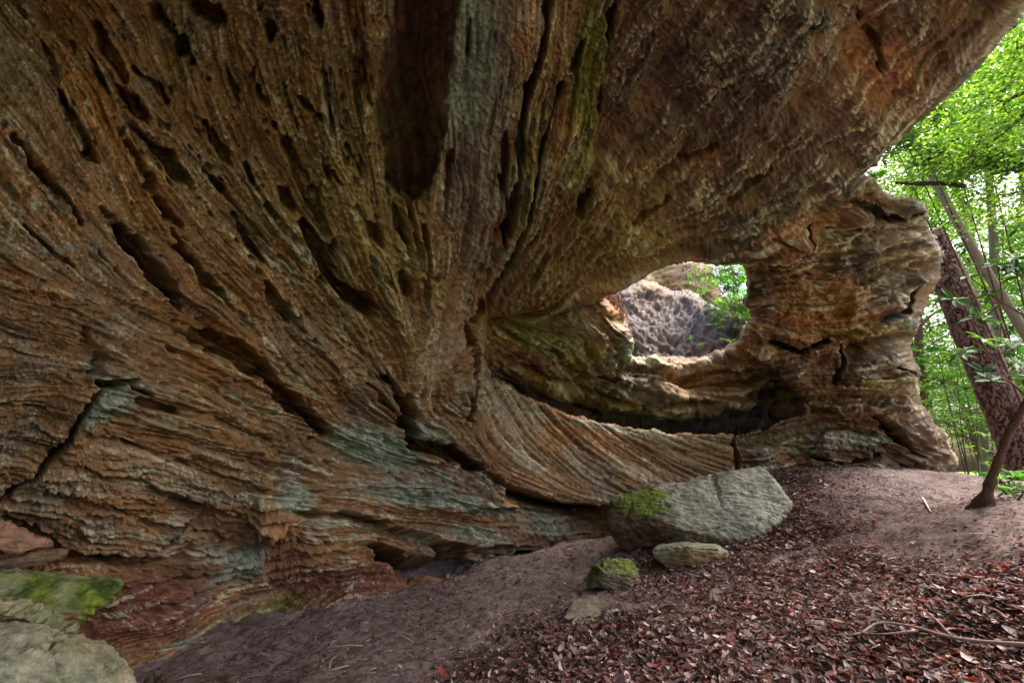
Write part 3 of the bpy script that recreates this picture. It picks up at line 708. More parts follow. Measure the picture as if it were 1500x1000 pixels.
# small twigs scattered: uncountable
mb = MB(); r = np.random.default_rng(9)
cnt = 0
while cnt < 900:
    px = r.uniform(250, 1500); py = r.uniform(690, 1000)
    if py < 860-(px-640)*.34 and px < 1150: continue
    dens = 1 if (1120 < px < 1330 and 700 < py < 860) else .28
    if r.random() > dens: continue
    p = on_ground(px, py); 
    L = r.uniform(.04, .17); a = r.uniform(0, 6.28); n = 3; dz = r.normal(0, .12)
    b = a+r.normal(0, .5)
    pts = [p+np.array([0, 0, .012]), p+np.array([math.cos(a)*L, math.sin(a)*L, .022+dz*L]), p+np.array([math.cos(a)*L+math.cos(b)*L, math.sin(a)*L+math.sin(b)*L, .012+dz*L*.5])]
    q_ = r.uniform(.002, .0055); c = [lin(150,128,120), lin(186,170,162), lin(110,80,70), lin(90,66,60)][r.integers(0, 4)]
    add_tube(mb, pts, [q_, q_*.8, q_*.4], c, seg=4, ns=2); cnt += 1
tag(mb.build('twig_litter', M_twig), kind='stuff')

# grit and small stones washed over the bare soil
mb = MB(); r = np.random.default_rng(44); bmi = bmesh.new(); bmesh.ops.create_icosphere(bmi, subdivisions=1, radius=1)
iv = np.array([v.co[:] for v in bmi.verts]); itf = np.array([[v.index for v in f.verts] for f in bmi.faces]); bmi.free()
for k in range(1500):
    px = r.uniform(180, 1560); py = r.uniform(700, 1010)
    if py < 868-(px-640)*.34 and px < 1150: continue
    p = on_ground(px, py); sz = .008*np.exp(r.normal(0, .55)); V = iv*np.array([1.3, 1, .6])*sz*(1+.25*r.normal(size=iv.shape)); a = r.uniform(0, 6.28)
    V = np.stack([V[:, 0]*math.cos(a)-V[:, 1]*math.sin(a), V[:, 0]*math.sin(a)+V[:, 1]*math.cos(a), V[:, 2]], -1)
    mb.add(V+p+np.array([0, 0, sz*.25]), itf, [lin(150,132,118), lin(120,98,86), lin(170,150,130), lin(98,84,78)][r.integers(0, 4)])
tag(mb.build('gravel', M_boul, None, False), kind='stuff')

def stick(pxs, r0, label, col, name='fallen_stick', forks=(), lift=.02, group=None):
    mb = MB(); pts = []
    for q in pxs:
        p = on_ground(q[0], q[1]); p[2] += lift+(q[2] if len(q) > 2 else 0); pts.append(p)
    add_tube(mb, pts, np.linspace(r0, r0*.35, len(pts)), col, seg=7, ns=5, rough=.25, freq=25)
    for fk in forks:
        pf = []
        for q in fk:
            p = on_ground(q[0], q[1]); p[2] += lift+(q[2] if len(q) > 2 else 0); pf.append(p)
        add_tube(mb, pf, np.linspace(r0*.6, r0*.2, len(pf)), col, seg=6, ns=4, rough=.25, freq=25)
    o = mb.build(name, M_twig); tag(o, label, 'stick', group); return o
stick([(1520,966),(1440,962),(1390,952),(1340,940),(1290,934),(1262,946),(1226,946)], .016, 'long grey curved branch lying across the red leaves at lower right', lin(160,140,132), 'fallen_branch', [[(1345,941),(1300,948),(1262,944)],[(1400,954),(1370,925,.03),(1350,915,.03)]], .085)
stick([(825,912),(848,898),(866,890),(878,876,.02)], .006, 'thin pale twig lying on the bare flat slab below the small mossy rock', lin(190,170,150))
stick([(715,912),(740,905),(770,898)], .010, 'short brown stick on the bare dirt in the lower middle', lin(130,100,86))
stick([(228,972),(258,955),(300,930,.03),(330,915,.12)], .006, 'thin pale stem leaning from the dirt to the wall at lower left', lin(180,150,110))
stick([(640,838,.03),(668,825,.08),(690,834,.03),(705,822,.05),(718,838,.02)], .006, 'thin looping dry root in front of the dark hollow under the wall', lin(170,140,124))
stick([(1430,875),(1462,874),(1480,877)], .010, 'short pale stick on the bare soil at the right edge', lin(190,174,164))
stick([(1130,760),(1160,745),(1172,735,.03),(1210,742)], .008, 'crooked dark twig beside the right end of the large boulder', lin(140,118,110), 'fallen_stick', [[(1160,745),(1168,765),(1190,790)]])
stick([(1352,734,.03),(1358,742,.01),(1364,752,.0)], .022, 'bleached white stub of root on the crest of the mound', lin(215,200,190), 'dead_root')

# ------------------------------------------------------------------ boulders
def boulder(name, hull, voxel, label, cat='boulder', colors=None, strata=(0, 0, 1), amp=.02, mossfn=None, smooth_it=3, seed=1, cracks=(), freq=1.0, group=None, brownx=None):
    pts = np.array([P(*q) for q in hull])
    bm = bmesh.new(); [bm.verts.new(p) for p in pts]; bmesh.ops.convex_hull(bm, input=bm.verts)
    loose = [v for v in bm.verts if not v.link_faces]; bmesh.ops.delete(bm, geom=loose, context='VERTS')
    me = bpy.data.meshes.new('tmp'); bm.to_mesh(me); bm.free()
    o = bpy.data.objects.new('tmp', me); C.objects.link(o)
    md = o.modifiers.new('r', 'REMESH'); md.mode = 'VOXEL'; md.voxel_size = voxel
    m2 = o.modifiers.new('s', 'SMOOTH'); m2.iterations = smooth_it; m2.factor = .5
    dg = bpy.context.evaluated_depsgraph_get(); ev = o.evaluated_get(dg).to_mesh()
    n = len(ev.vertices); X = np.empty(n*3, np.float32); ev.vertices.foreach_get('co', X); X = X.reshape(-1, 3).astype(float)
    N = np.empty(n*3, np.float32); ev.vertices.foreach_get('normal', N); N = N.reshape(-1, 3).astype(float)
    Fq = np.array([list(p.vertices) for p in ev.polygons if len(p.vertices) == 4])
    o.evaluated_get(dg).to_mesh_clear(); bpy.data.objects.remove(o); bpy.data.meshes.remove(me)
    s = np.array(strata, float); s /= np.linalg.norm(s)
    size = np.ptp(X, axis=0).max()
    # anisotropic bedding: compress coordinates along the strata normal
    along = X@s; Y = X*.9+s*(along*5.0)[:, None]
    wrp = fbm(X, 1.2/size*2, 3, seed+9)*.3
    Y = Y+s*wrp[:, None]*size
    h = amp*(1.6*fbm(X, 2.2/size*freq, 4, seed)*size*1.2 + fbm(Y, 5, 4, seed+2, .6, True)*.9 + .5*fbm(X, 12, 4, seed+4, .6) + .25*fbm(X, 45, 3, seed+6, .6))
    X2 = X+N*h[:, None]
    u, v, d = proj(X2)
    for cpts, w, dp in cracks:
        dd, _, _ = pdist(u, v, cpts); dd = dd+fbm(X, 8, 2, 77)*w*1.2
        X2 -= N*(dp*sm(0, 1, (w-dd)/w))[:, None]*(np.sum(N*(CAM-X), 1) > 0)[:, None]
    base = np.array(colors[0]); c = np.ones((n, 3))*base
    k = sm(-.3, .6, fbm(X, 3, 4, seed+20, .6))[:, None]; c = c*(1-k)+np.array(colors[1])*k
    k = sm(.1, .6, fbm(Y, 4, 4, seed+21, .6))[:, None]*.7; c = c*(1-k)+np.array(colors[2])*k
    # undersides keep bare brown stone, weathered tops carry lichen
    under = sm(.25, -.35, N[:, 2]+.3*fbm(X, 3, 3, seed+22))[:, None]*.85; c = c*(1-under)+np.array(colors[3])*under
    if brownx:
        bk = (sm(brownx+12, brownx-25, u+30*fbm(X, 3, 3, 71))*sm(.75, .3, N[:, 2]+.2*fbm(X, 5, 3, 72)))[:, None]*.85; c = c*(1-bk)+np.array(colors[3])*bk
    if mossfn is not None:
        mk = np.clip(mossfn(X, N, u, v), 0, 1)
        X2 = X2+N*(mk*(.004+.018*fbm(X, 28, 3, 99, .7)))[:, None]
        q_ = sm(-.5, .6, fbm(X, 9, 5, 98, .7))[:, None]; mcol = lin(66,84,32)*(1-q_)+lin(134,150,50)*q_
        mk = mk[:, None]; c = c*(1-mk)+mcol*mk
    c = c*(1+.6*fbm(X, 5, 6, seed+40, .72)+.2*fbm(Y, 9, 3, seed+41))[:, None].clip(.4, 1.6)
    root = mesh_obj(name, X2, Fq, M_boul, None, np.clip(c, .01, .8))
    # origin to base
    ctr = np.array([X2[:, 0].mean(), X2[:, 1].mean(), X2[:, 2].min()]); 
    co = (X2-ctr).astype(np.float32); 
    co_now = np.empty(len(root.data.vertices)*3, np.float32)
    if len(co)*3 == len(co_now): root.data.vertices.foreach_set('co', co.ravel()); root.location = Vector(ctr.tolist())
    root.data.update()
    tag(root, label, cat, group); return root

gry = [lin(150,150,128), lin(172,168,150), lin(112,116,98), lin(106,84,62)]
def moss_big(X, N, u, v):
    b = np.exp(-(((u-938)/52)**2+((v-736)/28)**2)**1.2)
    return sm(.42, .7, b+.75*fbm(X, 7, 5, 60, .7))*sm(-.5, .2, N[:, 2]+.4*fbm(X, 10, 3, 63))
boulder('large_boulder', [(897,732,8.2),(894,765,8.2),(915,795,8.3),(960,800,8.2),(1010,798,7.9),(1090,792,7.8),(1148,760,8.1),(1156,742,8.3),(1116,690,8.9),(1045,699,9.2),(960,718,9.2),(925,731,8.9),(1000,718,8.6),
         (960,790,9.6),(1100,790,9.8),(1130,720,9.8),(930,740,9.6),(1000,775,7.75),(960,735,8.1),(1130,765,8.0)], .018,
        'large grey boulder with bright moss on its left end and a crack down its face', 'boulder', gry, (.15,.4,1), .036, moss_big, 4, 3, brownx=985,
        cracks=[([(1040,690),(1050,715),(1058,745)],4.5,.07),([(960,800),(1010,780),(1060,772),(1150,752)],3,.05),([(925,735),(918,765),(935,790)],5,.06),([(1060,722),(1100,728),(1140,735)],2.5,.03)])
boulder('flat_rock', [(955,805,7.3),(965,797,7.6),(1000,793,7.8),(1050,797,7.7),(1074,812,7.4),(1066,828,7.2),(1040,838,7.05),(1010,842,7.0),(975,830,7.1),(958,815,7.2),(1010,800,7.0),(1050,803,7.1),(1010,840,7.8),(1060,830,7.8),(970,825,7.7)], .011,
        'flat rounded pale green rock in front of the large boulder', 'rock', [lin(134,136,110), lin(150,150,122), lin(100,98,74), lin(132,106,64)], (0,.2,1), .015, None, 8, 5, cracks=[([(958,806),(1000,802),(1060,806)],2.5,.03)])
boulder('mossy_rock', [(855,850,6.6),(868,826,6.7),(890,816,6.9),(920,819,6.9),(934,832,6.7),(937,856,6.5),(920,864,6.3),(885,862,6.3),(862,860,6.4),(880,835,6.4),(925,840,6.4),(890,860,7.1),(930,860,7.1)], .010,
        'small dark rock with a mossy top left of the flat pale rock', 'rock', [lin(104,96,72), lin(128,120,96), lin(76,66,50), lin(96,66,48)], (.2,0,1), .03,
        lambda X, N, u, v: sm(.2, .75, N[:, 2]+.35*fbm(X, 9, 3, 61))*.8, 6, 7)
boulder('buried_stone', [(1035,870,5.6),(1050,862,5.9),(1080,866,5.9),(1100,885,5.6),(1080,905,5.2),(1045,898,5.2),(1060,880,5.3),(1070,910,5.8)], .012,
        'low grey brown stone half buried in leaves at the middle right', 'rock', [lin(128,116,98), lin(140,124,108), lin(90,80,66), lin(84,64,52)], (0,0,1), .02, None, 6, 9)
boulder('buried_stone', [(1078,846,6.2),(1095,838,6.4),(1115,842,6.4),(1112,856,6.1),(1085,860,6.0),(1100,862,6.5)], .010,
        'yellowish flat stone among leaves just below the flat pale rock', 'rock', [lin(160,142,108), lin(150,130,104), lin(110,96,72), lin(90,70,52)], (0,0,1), .015, None, 6, 10)
boulder('buried_stone', [(1158,815,6.9),(1172,808,7.1),(1196,818,7.0),(1190,828,6.8),(1165,824,6.8),(1180,830,7.2)], .010,
        'small brown wedge of stone in the leaves right of the flat pale rock', 'rock', [lin(130,110,84), lin(120,100,80), lin(90,76,58), lin(80,60,44)], (.3,0,1), .015, None, 4, 12)
boulder('stone_slab', [(822,905,5.1),(838,878,5.6),(868,870,5.9),(885,880,5.7),(880,905,5.2),(850,915,5.0),(850,890,5.3),(860,910,5.6)], .014,
        'smooth grey green slab nearly flush with the dirt below the small mossy rock', 'rock', [lin(122,114,98), lin(130,122,104), lin(104,98,80), lin(100,80,66)], (0,0,1), .012, None, 10, 13)

bl = [lin(146,148,108), lin(172,164,128), lin(112,120,74), lin(140,108,74)]
def moss_l(fr):
    return lambda X, N, u, v: sm(.15, .75, .45+fr+.8*fbm(X, 2.6, 4, 62, .6)+.25*N[:, 2])*.8
boulder('mossy_slab', [(-60,838,2.9),(60,841,3.1),(130,845,3.2),(182,852,3.2),(165,872,3.05),(112,918,2.95),(60,915,2.8),(-60,915,2.6),(-60,838,3.6),(150,850,3.6),(60,900,3.5)], .012,
        'slanting green mossy slab with a pointed right tip in the lower left corner', 'boulder', bl, (.1,.5,1), .02, lambda X, N, u, v: sm(.3, .8, .6*np.exp(-((u-55)/28)**2-((v-865)/26)**2)+.6*np.exp(-((u-150)/26)**2-((v-872)/26)**2)+.55*fbm(X, 5, 5, 62, .65)+.38), 4, 21)
boulder('layered_rock', [(-60,880,2.7),(30,882,2.75),(100,900,2.8),(112,925,2.7),(60,935,2.6),(-60,930,2.4),(0,895,2.5),(-60,940,3.0),(100,925,3.1),(50,884,3.1)], .009,
        'thin layered tan rock wedged under the mossy slab at lower left', 'boulder', bl, (.1,.1,1), .05, moss_l(-.55), 3, 22)
boulder('cracked_boulder', [(-60,925,2.35),(40,920,2.5),(80,925,2.6),(130,938,2.7),(170,960,2.75),(198,1000,2.7),(190,1040,2.6),(100,1060,2.3),(-60,1060,2.0),(-60,925,2.9),(150,960,3.1),(190,1020,3.1),(80,960,2.35),(0,950,2.2)], .008,
        'broad grey boulder filling the bottom left corner below the layered rock', 'boulder', [lin(148,148,126), lin(172,160,134), lin(116,122,94), lin(164,122,78)], (.5,.3,1), .03, moss_l(-.6), 5, 23,
        cracks=[([(0,965),(40,962),(80,975),(95,1000)],2.5,.03),([(82,925),(76,950),(90,985)],3,.035),([(110,950),(125,975),(145,1000)],2.5,.03)])
boulder('rock_shelf', [(-60,765,3.0),(0,766,3.1),(45,778,3.2),(79,792,3.25),(76,801,3.2),(30,810,3.1),(-60,806,2.95),(-60,780,3.6),(60,795,3.7)], .010,
        'narrow pinkish stone shelf jutting from the left edge above the mossy slab', 'rock', [lin(170,130,104), lin(184,150,122), lin(120,88,70), lin(120,86,66)], (0,.1,1), .03, None, 3, 24)
boulder('rock_shelf', [(-60,808,3.1),(20,812,3.2),(70,806,3.3),(102,806,3.35),(85,820,3.3),(30,836,3.2),(-60,838,3.0),(-60,820,3.6),(80,815,3.7)], .010,
        'thin brown broken shelf directly under the pinkish shelf at the left edge', 'rock', [lin(140,112,88), lin(152,122,98), lin(100,76,60), lin(100,74,58)], (0,.1,1), .03, None, 3, 25)
# broken stump, bottom left
mb = MB(); r = np.random.default_rng(3)
b0 = on_ground(222, 1012)
for k in range(16):
    a = r.uniform(0, 6.28); q = b0+np.array([math.cos(a)*.06, math.sin(a)*.05, -.05]); h = r.uniform(.08, .2)
    add_tube(mb, [q, q+np.array([r.normal(0, .012), r.normal(0, .012), h*.7]), q+np.array([r.normal(0, .02), 0, h])], [.02, .014, .003], lin(70,62,34)*r.uniform(.6, 1.3), seg=5, ns=3)
tag(mb.build('tree_stump', M_bark), 'jagged dark mossy stump of a broken sapling at the bottom edge', 'stump')

# ------------------------------------------------------------------ plants
def leaves(mb, pos, dirs, nrm, L, W, col, fold=.25, droop=.0):
    n = len(pos); a = dirs/np.linalg.norm(dirs, axis=1, keepdims=True)
    b = np.cross(nrm, a); b /= np.linalg.norm(b, axis=1, keepdims=True)+1e-9; c = np.cross(a, b)
    L = np.broadcast_to(L, (n,)); W = np.broadcast_to(W, (n,))
    def pt(t, s, h): return pos+a*(L*t)[:, None]+b*(W*s)[:, None]+c*(h-droop*L*t*t)[:, None]
    f = fold*W
    V = np.stack([pt(0, 0, 0), pt(.3, -.42, f*.8), pt(.68, -.42, f*.8), pt(1, 0, 0), pt(.68, .42, f*.8), pt(.3, .42, f*.8), pt(.5, 0, 0)], 1).reshape(-1, 3)
    k = (np.arange(n)*7)[:, None]
    mb.add(V, np.concatenate([k+np.array([0, 1, 2, 6]), k+np.array([6, 2, 3, 3])[None]*1][:1]+[k+np.array([0, 6, 4, 5])]), np.repeat(col, 7, 0))
    m0 = mb.n-len(V)
    mb.F.setdefault(3, []).append(np.concatenate([k+np.array([6, 2, 3]), k+np.array([6, 3, 4])])+m0)

def cloud(mb, centre, radii, n, size, pal, seed, tiers=0, elong=.62, flat=.5, spread=1):
    """leaf sprays: clusters inside an ellipsoid, leaves laid in flattish tiers"""
    r = np.random.default_rng(seed); centre = np.array(centre); radii = np.array(radii)
    nc = max(4, n//42)
    cd = r.normal(size=(nc, 3)); cd /= np.linalg.norm(cd, axis=1, keepdims=True); cc = cd*(r.random((nc, 1))**.4)*radii
    k = r.integers(0, nc, n); off = r.normal(size=(n, 3))*np.array([.30, .30, .07])*spread
    sl = r.normal(0, .25, (nc, 2)); off[:, 2] += off[:, 0]*sl[k, 0]+off[:, 1]*sl[k, 1]
    pos = centre+cc[k]+off
    yaw = r.uniform(0, 6.283, n); d = np.stack([np.cos(yaw), np.sin(yaw), r.normal(-.15, .25, n)], -1)
    nr = np.stack([r.normal(0, flat, n), r.normal(0, flat, n), np.ones(n)], -1)
    col = np.array(pal)[r.integers(0, len(pal), n)]*r.uniform(.65, 1.3, (n, 1))
    leaves(mb, pos, d, nr, size*r.uniform(.6, 1.2, n), size*elong*r.uniform(.8, 1.1, n), col, .15, .1)
    return centre+cc

def whorls(mb, centres, axes, per, size, pal, seed):
    r = np.random.default_rng(seed)
    P_, D_, N_, L_, K_ = [], [], [], [], []
    for c, ax in zip(centres, axes):
        ax = ax/np.linalg.norm(ax); t = np.cross(ax, [.3, .9, .1]); t /= np.linalg.norm(t); s = np.cross(ax, t); m = per+r.integers(-2, 3); a0 = r.uniform(0, 6)
        kc = np.array(pal)[r.integers(0, len(pal))]
        for i in range(m):
            a = a0+i*6.283/m+r.normal(0, .15); out = t*math.cos(a)+s*math.sin(a); el = r.normal(.12, .3)
            d = out*math.cos(el)+ax*math.sin(el)
            P_.append(c+out*.01); D_.append(d); N_.append(ax*math.cos(el)-out*math.sin(el)); L_.append(size*r.uniform(.65, 1.15)); K_.append(kc*r.uniform(.7, 1.25))
    L_ = np.array(L_); leaves(mb, np.array(P_), np.array(D_), np.array(N_), L_, L_*.36, np.array(K_), .22, .14)

G_br = [lin(84,120,42), lin(108,144,54), lin(66,104,36), lin(128,158,70), lin(52,86,32)]
G_mid = [lin(74,116,34), lin(96,140,44), lin(60,96,34), lin(112,148,54)]
G_dk = [lin(40,72,34), lin(54,90,40), lin(34,58,32), lin(66,100,44)]
G_rh = [lin(56,104,44), lin(72,124,50), lin(92,146,56), lin(46,88,42)]
BK = lin(92,70,62); BK2 = lin(128,120,112)

def limbs(mb, frm, ends, r0, col, seed):
    r = np.random.default_rng(seed)
    for e in ends:
        mid = (frm+e)/2+r.normal(0, .12, 3)*np.linalg.norm(e-frm)*.5
        add_tube(mb, [frm, mid, e], [r0, r0*.6, r0*.15], col, seg=5, ns=4, rough=.1)

def tree(name, trunk, rads, blobs, pal, label, size=.1, group=None, bark=BK, seed=1, kind='tree', elong=.62, spread=1, limb=True, flat=.5, crownmat=None):
    """trunk: world points; blobs: (centre, radii, n)"""
    root = empty(name, trunk[0])
    mb = MB(); add_tube(mb, trunk, rads, bark, seg=12, ns=10, rough=.12, freq=6, seed=seed)
    cm = MB(); r = np.random.default_rng(seed); tr = np.array(trunk)
    for i, (c, rd, n) in enumerate(blobs):
        cc = cloud(cm, c, rd, n, size, pal, seed*31+i, elong=elong, spread=spread, flat=flat)
        if limb:
            base = tr[np.argmin(np.linalg.norm(tr-np.array(c), axis=1))]
            limbs(mb, base, [np.array(c)], rads[-1]*1.2+.015, bark, seed+i)
            limbs(mb, np.array(c, float), cc[:7], .014, bark, seed+i+5)
    mb.build('trunk', M_bark, root); cm.build('crown', crownmat or M_leaf, root)
    tag(root, label, kind, group); return root

def gz(p, dz=0):
    p = np.array(p, float); p[2] = float(ground_z(p[0], p[1]))+dz; return p

# big pine: plated bark as relief
root = empty('pine_tree', gz(P(1545, 760, 13.9)))
tp = [gz(P(1545,760,13.9), -.3), P(1512,700,13.8), P(1448,548,13.7), P(1395,420,13.6), P(1358,340,13.6)]
V, q_, t_ = curve_tube(tp, [.50,.46,.41,.37,.33], seg=110, ns=70)
Xn = V.copy(); 
axis_d = np.array(tp[3])-np.array(tp[1]); axis_d /= np.linalg.norm(axis_d)
al = (V@axis_d); Yb = (V-np.outer(al, axis_d))*7.5+np.outer(al*1.7, axis_d)+np.stack([fbm(V, 3, 3, 5), fbm(V, 3, 3, 6), fbm(V, 3, 3, 7)], -1)*1.7
def cellnoise(X, seed):
    i = np.floor(X).astype(int); d1 = np.full(len(X), 9.); d2 = d1.copy(); idc = np.zeros(len(X))
    for dx in (-1, 0, 1):
        for dy in (-1, 0, 1):
            for dz in (-1, 0, 1):
                c = i+np.array([dx, dy, dz]); cc_ = c+1000
                o = np.stack([_h(cc_[:, 0], cc_[:, 1], cc_[:, 2], seed+k) for k in range(3)], -1)*.4+.5
                d = np.linalg.norm(c+o-X, axis=1); m = d < d1; d2 = np.where(m, d1, np.minimum(d2, d)); d1 = np.where(m, d, d1); idc = np.where(m, o[:, 0], idc)
    return d1, d2, idc
d1, d2, idc = cellnoise(Yb, 5); plate = sm(.02, .22, d2-d1)
ctr = np.zeros_like(V); 
tpa = np.array(tp); 
# centre line distance for displacement direction
seg_d = []
for a, b in zip(tpa[:-1], tpa[1:]):
    t = np.clip(((V-a)@(b-a))/((b-a)@(b-a)), 0, 1); seg_d.append(a+t[:, None]*(b-a))
seg_d = np.array(seg_d); dd = np.linalg.norm(seg_d-V[None], axis=2); best = seg_d[dd.argmin(0), np.arange(len(V))]
nn = V-best; nn /= np.linalg.norm(nn, axis=1, keepdims=True)+1e-6
V = V+nn*((plate*.07-.03)+.012*fbm(V, 20, 3, 8))[:, None]
pc = lin(52,38,36)*(1-plate[:, None])+lin(136,110,106)*plate[:, None]*(.75+.5*idc[:, None])
mesh_obj('trunk', V, [q_, t_], M_bark, root, pc)
tag(root, 'thick leaning pine trunk with reddish plated bark behind the right end of the rock', 'tree')

# trees out on the slope
def T(px, d, py=720): return gz(P(px, py, d), -.2)
tree('grey_tree', [T(1620,16), P(1560,590,15), P(1490,470,14.6), P(1440,390,14.4), P(1398,318,14.2), P(1345,215,14.2), P(1290,80,14.2)], [.2,.17,.14,.13,.12,.10,.05],
     [(P(1420,200,13.6),(1.7,1.4,.9),3000),(P(1360,140,14),(1.6,1.2,1.0),2400),(P(1480,120,13.4),(1.3,1.2,.9),1800)], G_br, 'smooth pale grey leaning trunk with bright green crown behind the pine', .105, None, BK2, 11)
tree('maple_tree', [T(1590,10.5), P(1570,500,9.6), P(1550,300,9.0), P(1530,120,8.6), P(1500,-40,8.4)], [.12,.10,.08,.06,.04],
     [(P(1470,150,8.8),(1.0,1.0,.7),1900),(P(1490,70,8.4),(1.1,1.0,.6),1500),(P(1420,230,9.6),(1.0,1.0,.5),1900),(P(1500,280,9.2),(1.0,1.0,.6),1400)], G_br, 'slender maple with layered bright yellow green leaves at the upper right edge', .085, None, BK, 12)
tree('beech_tree', [T(1470,20), P(1462,520,19), P(1455,340,18), P(1440,180,18)], [.2,.17,.14,.08],
     [(P(1400,240,18),(2.6,2,1.7),3600),(P(1490,330,18),(2.2,2,1.3),2200),(P(1330,260,19),(2.2,2,1.0),3600),(P(1450,80,18),(3,2,2),3200)], G_br, 'farther tree with a bright leafy crown filling the gap under the lip', .13, 'trees on the far slope', BK2, 13)
tree('beech_tree', [T(1350,24), P(1345,480,23), P(1340,340,23), P(1330,240,23)], [.2,.18,.14,.08],
     [(P(1340,300,23),(3,2.5,1.6),4500),(P(1390,450,24),(3,2.5,2),3800),(P(1360,560,23),(2,2,1.6),3000)], G_mid, 'distant tree seen just right of the stone pillar', .16, 'trees on the far slope', BK, 14)
tree('beech_tree', [T(1560,26), P(1540,480,25), P(1510,300,25), P(1500,200,25)], [.28,.24,.2,.1],
     [(P(1480,420,25),(3.5,3,2.2),4500),(P(1560,300,25),(4,3,3),4500),(P(1460,560,26),(3.5,3,2),4500)], G_mid, 'distant broad tree between the pine and the right edge', .17, 'trees on the far slope', BK, 15)
tree('beech_tree', [T(1440,33), P(1430,480,32), P(1420,300,32)], [.3,.25,.15],
     [(P(1420,520,33),(5,4,3),5200),(P(1480,600,33),(5,4,2.4),4500),(P(1380,620,31),(4,3,2),3500)], G_br, 'farthest pale tree low on the slope behind the pine', .2, 'trees on the far slope', BK2, 16)
for i, (px, py, d) in enumerate([(1360,150,38),(1430,60,40),(1500,180,36),(1560,20,38),(1640,200,36),(1370,330,42),(1450,420,44),(1530,350,40),(1330,480,44),(1400,560,46),(1500,560,44),(1700,420,40),(1620,520,42),(1750,60,36),(1900,250,34)]):  # far forest crowns, added thickly to block sky light from the right
    c = P(px, py, d); b = gz(c*np.array([1,1,0])+np.array([.6,0,0]), -.3)
    tree('forest_tree', [b, b*.5+c*.5, c], [.3, .24, .12], [(c, (4.2,3,3.6), 2600), (c+np.array([1.5,0,-4]), (3.5,3,2.4), 1300)], G_dk+G_mid, 'deep green tree of the dense forest wall behind the nearer crowns', .42, 'forest wall trees', BK, 200+i, limb=False, spread=2.2)
for i, (px, d) in enumerate([(1850,14),(2100,10),(2500,9),(1750,24),(2300,20)]):
    b = T(px, d); tree('beech_tree', [b, b+np.array([.2,.1,4]), b+np.array([.1,0,8])], [.2,.16,.08],
     [(b+np.array([0,0,8.0]),(2.5,2.5,2.2),2200),(b+np.array([.8,0,5.5]),(2,2,1.2),1200)], G_mid, 'slope tree standing outside the right edge of the view', .16, 'trees outside the view', BK, 40+i)

def shrub(name, base, tips, pal, label, size=.14, per=9, n_w=40, rad_=(.6,.5,.5), seed=1, group=None, bark=BK, r0=.03, up=(0,-.2,1), stems_extra=()):
    r = np.random.default_rng(seed); root = empty(name, base); mb = MB(); cm = MB(); base = np.array(base)
    for i, (t, nw) in enumerate(tips):
        t = np.array(t, float); mid = base*.5+t*.5+r.normal(0, .12, 3)
        add_tube(mb, [base, mid, t], [r0, r0*.7, r0*.35], bark, seg=6, ns=5, rough=.1)
        ends = t+r.normal(size=(nw, 3))*np.array(rad_)*.6
        for e in ends: add_tube(mb, [t, (t+e)/2+r.normal(0, .05, 3), e], [.010, .007, .004], bark, seg=4, ns=3)
        ax = np.array(up)+r.normal(0, .35, (nw, 3))
        whorls(cm, ends, ax, per, size, pal, seed*7+i)
    mb.build('stem', M_bark, root); cm.build('foliage', M_rhodo, root); tag(root, label, 'shrub', group); return root

# sapling at the right edge with its root foot
sb = on_ground(1440, 740)
root = empty('rhododendron', sb); mb = MB()
tpts = [sb+np.array([-.03,0,-.08]), P(1446,722,5.75), P(1456,692,5.7), P(1466,664,5.6), P(1482,626,5.5), P(1508,585,5.3), P(1560,520,5.0), P(1600,420,4.8)]
add_tube(mb, tpts, [.15,.062,.045,.042,.04,.037,.03,.02], lin(98,78,68), seg=20, ns=14, rough=.4, freq=11)
mb.build('trunk', M_bark, root)
br = MB(); cm = MB(); r = np.random.default_rng(77)
for i, (p0, mid, tip, nw, up_) in enumerate([
   ((1560,520,5.0),(1510,470,4.6),(1450,432,4.3),5,(0,-.5,1)), ((1560,520,5.0),(1520,500,4.7),(1478,505,4.5),5,(0,-.6,1)), ((1600,420,4.8),(1540,420,4.5),(1485,400,4.3),5,(.1,-.5,1)),
   ((1508,585,5.3),(1480,560,5.1),(1440,545,5.0),2,(0,-.6,1)), ((1560,520,5.0),(1530,540,4.8),(1500,548,4.6),3,(0,-.6,1)), ((1600,420,4.8),(1560,370,4.6),(1520,350,4.5),4,(0,-.5,1))]):
    a, m_, b = P(*p0), P(*mid), P(*tip); add_tube(br, [a, m_, b], [.018,.012,.006], lin(100,76,62), seg=6, ns=5)
    ends = [b]+[b+r.normal(size=3)*np.array([.16,.14,.10]) for _ in range(nw)]
    for e in ends[1:]: add_tube(br, [m_*.3+b*.7, e], [.006,.004], lin(100,76,62), seg=4, ns=2)
    whorls(cm, ends, np.array(up_)+r.normal(0, .2, (len(ends), 3)), 8, .15, G_rh, 90+i)
br.build('branch', M_bark, root); cm.build('foliage', M_rhodo, root)
tag(root, 'slanting brown rhododendron stem on the crest with broad leaf whorls at the right edge', 'shrub')

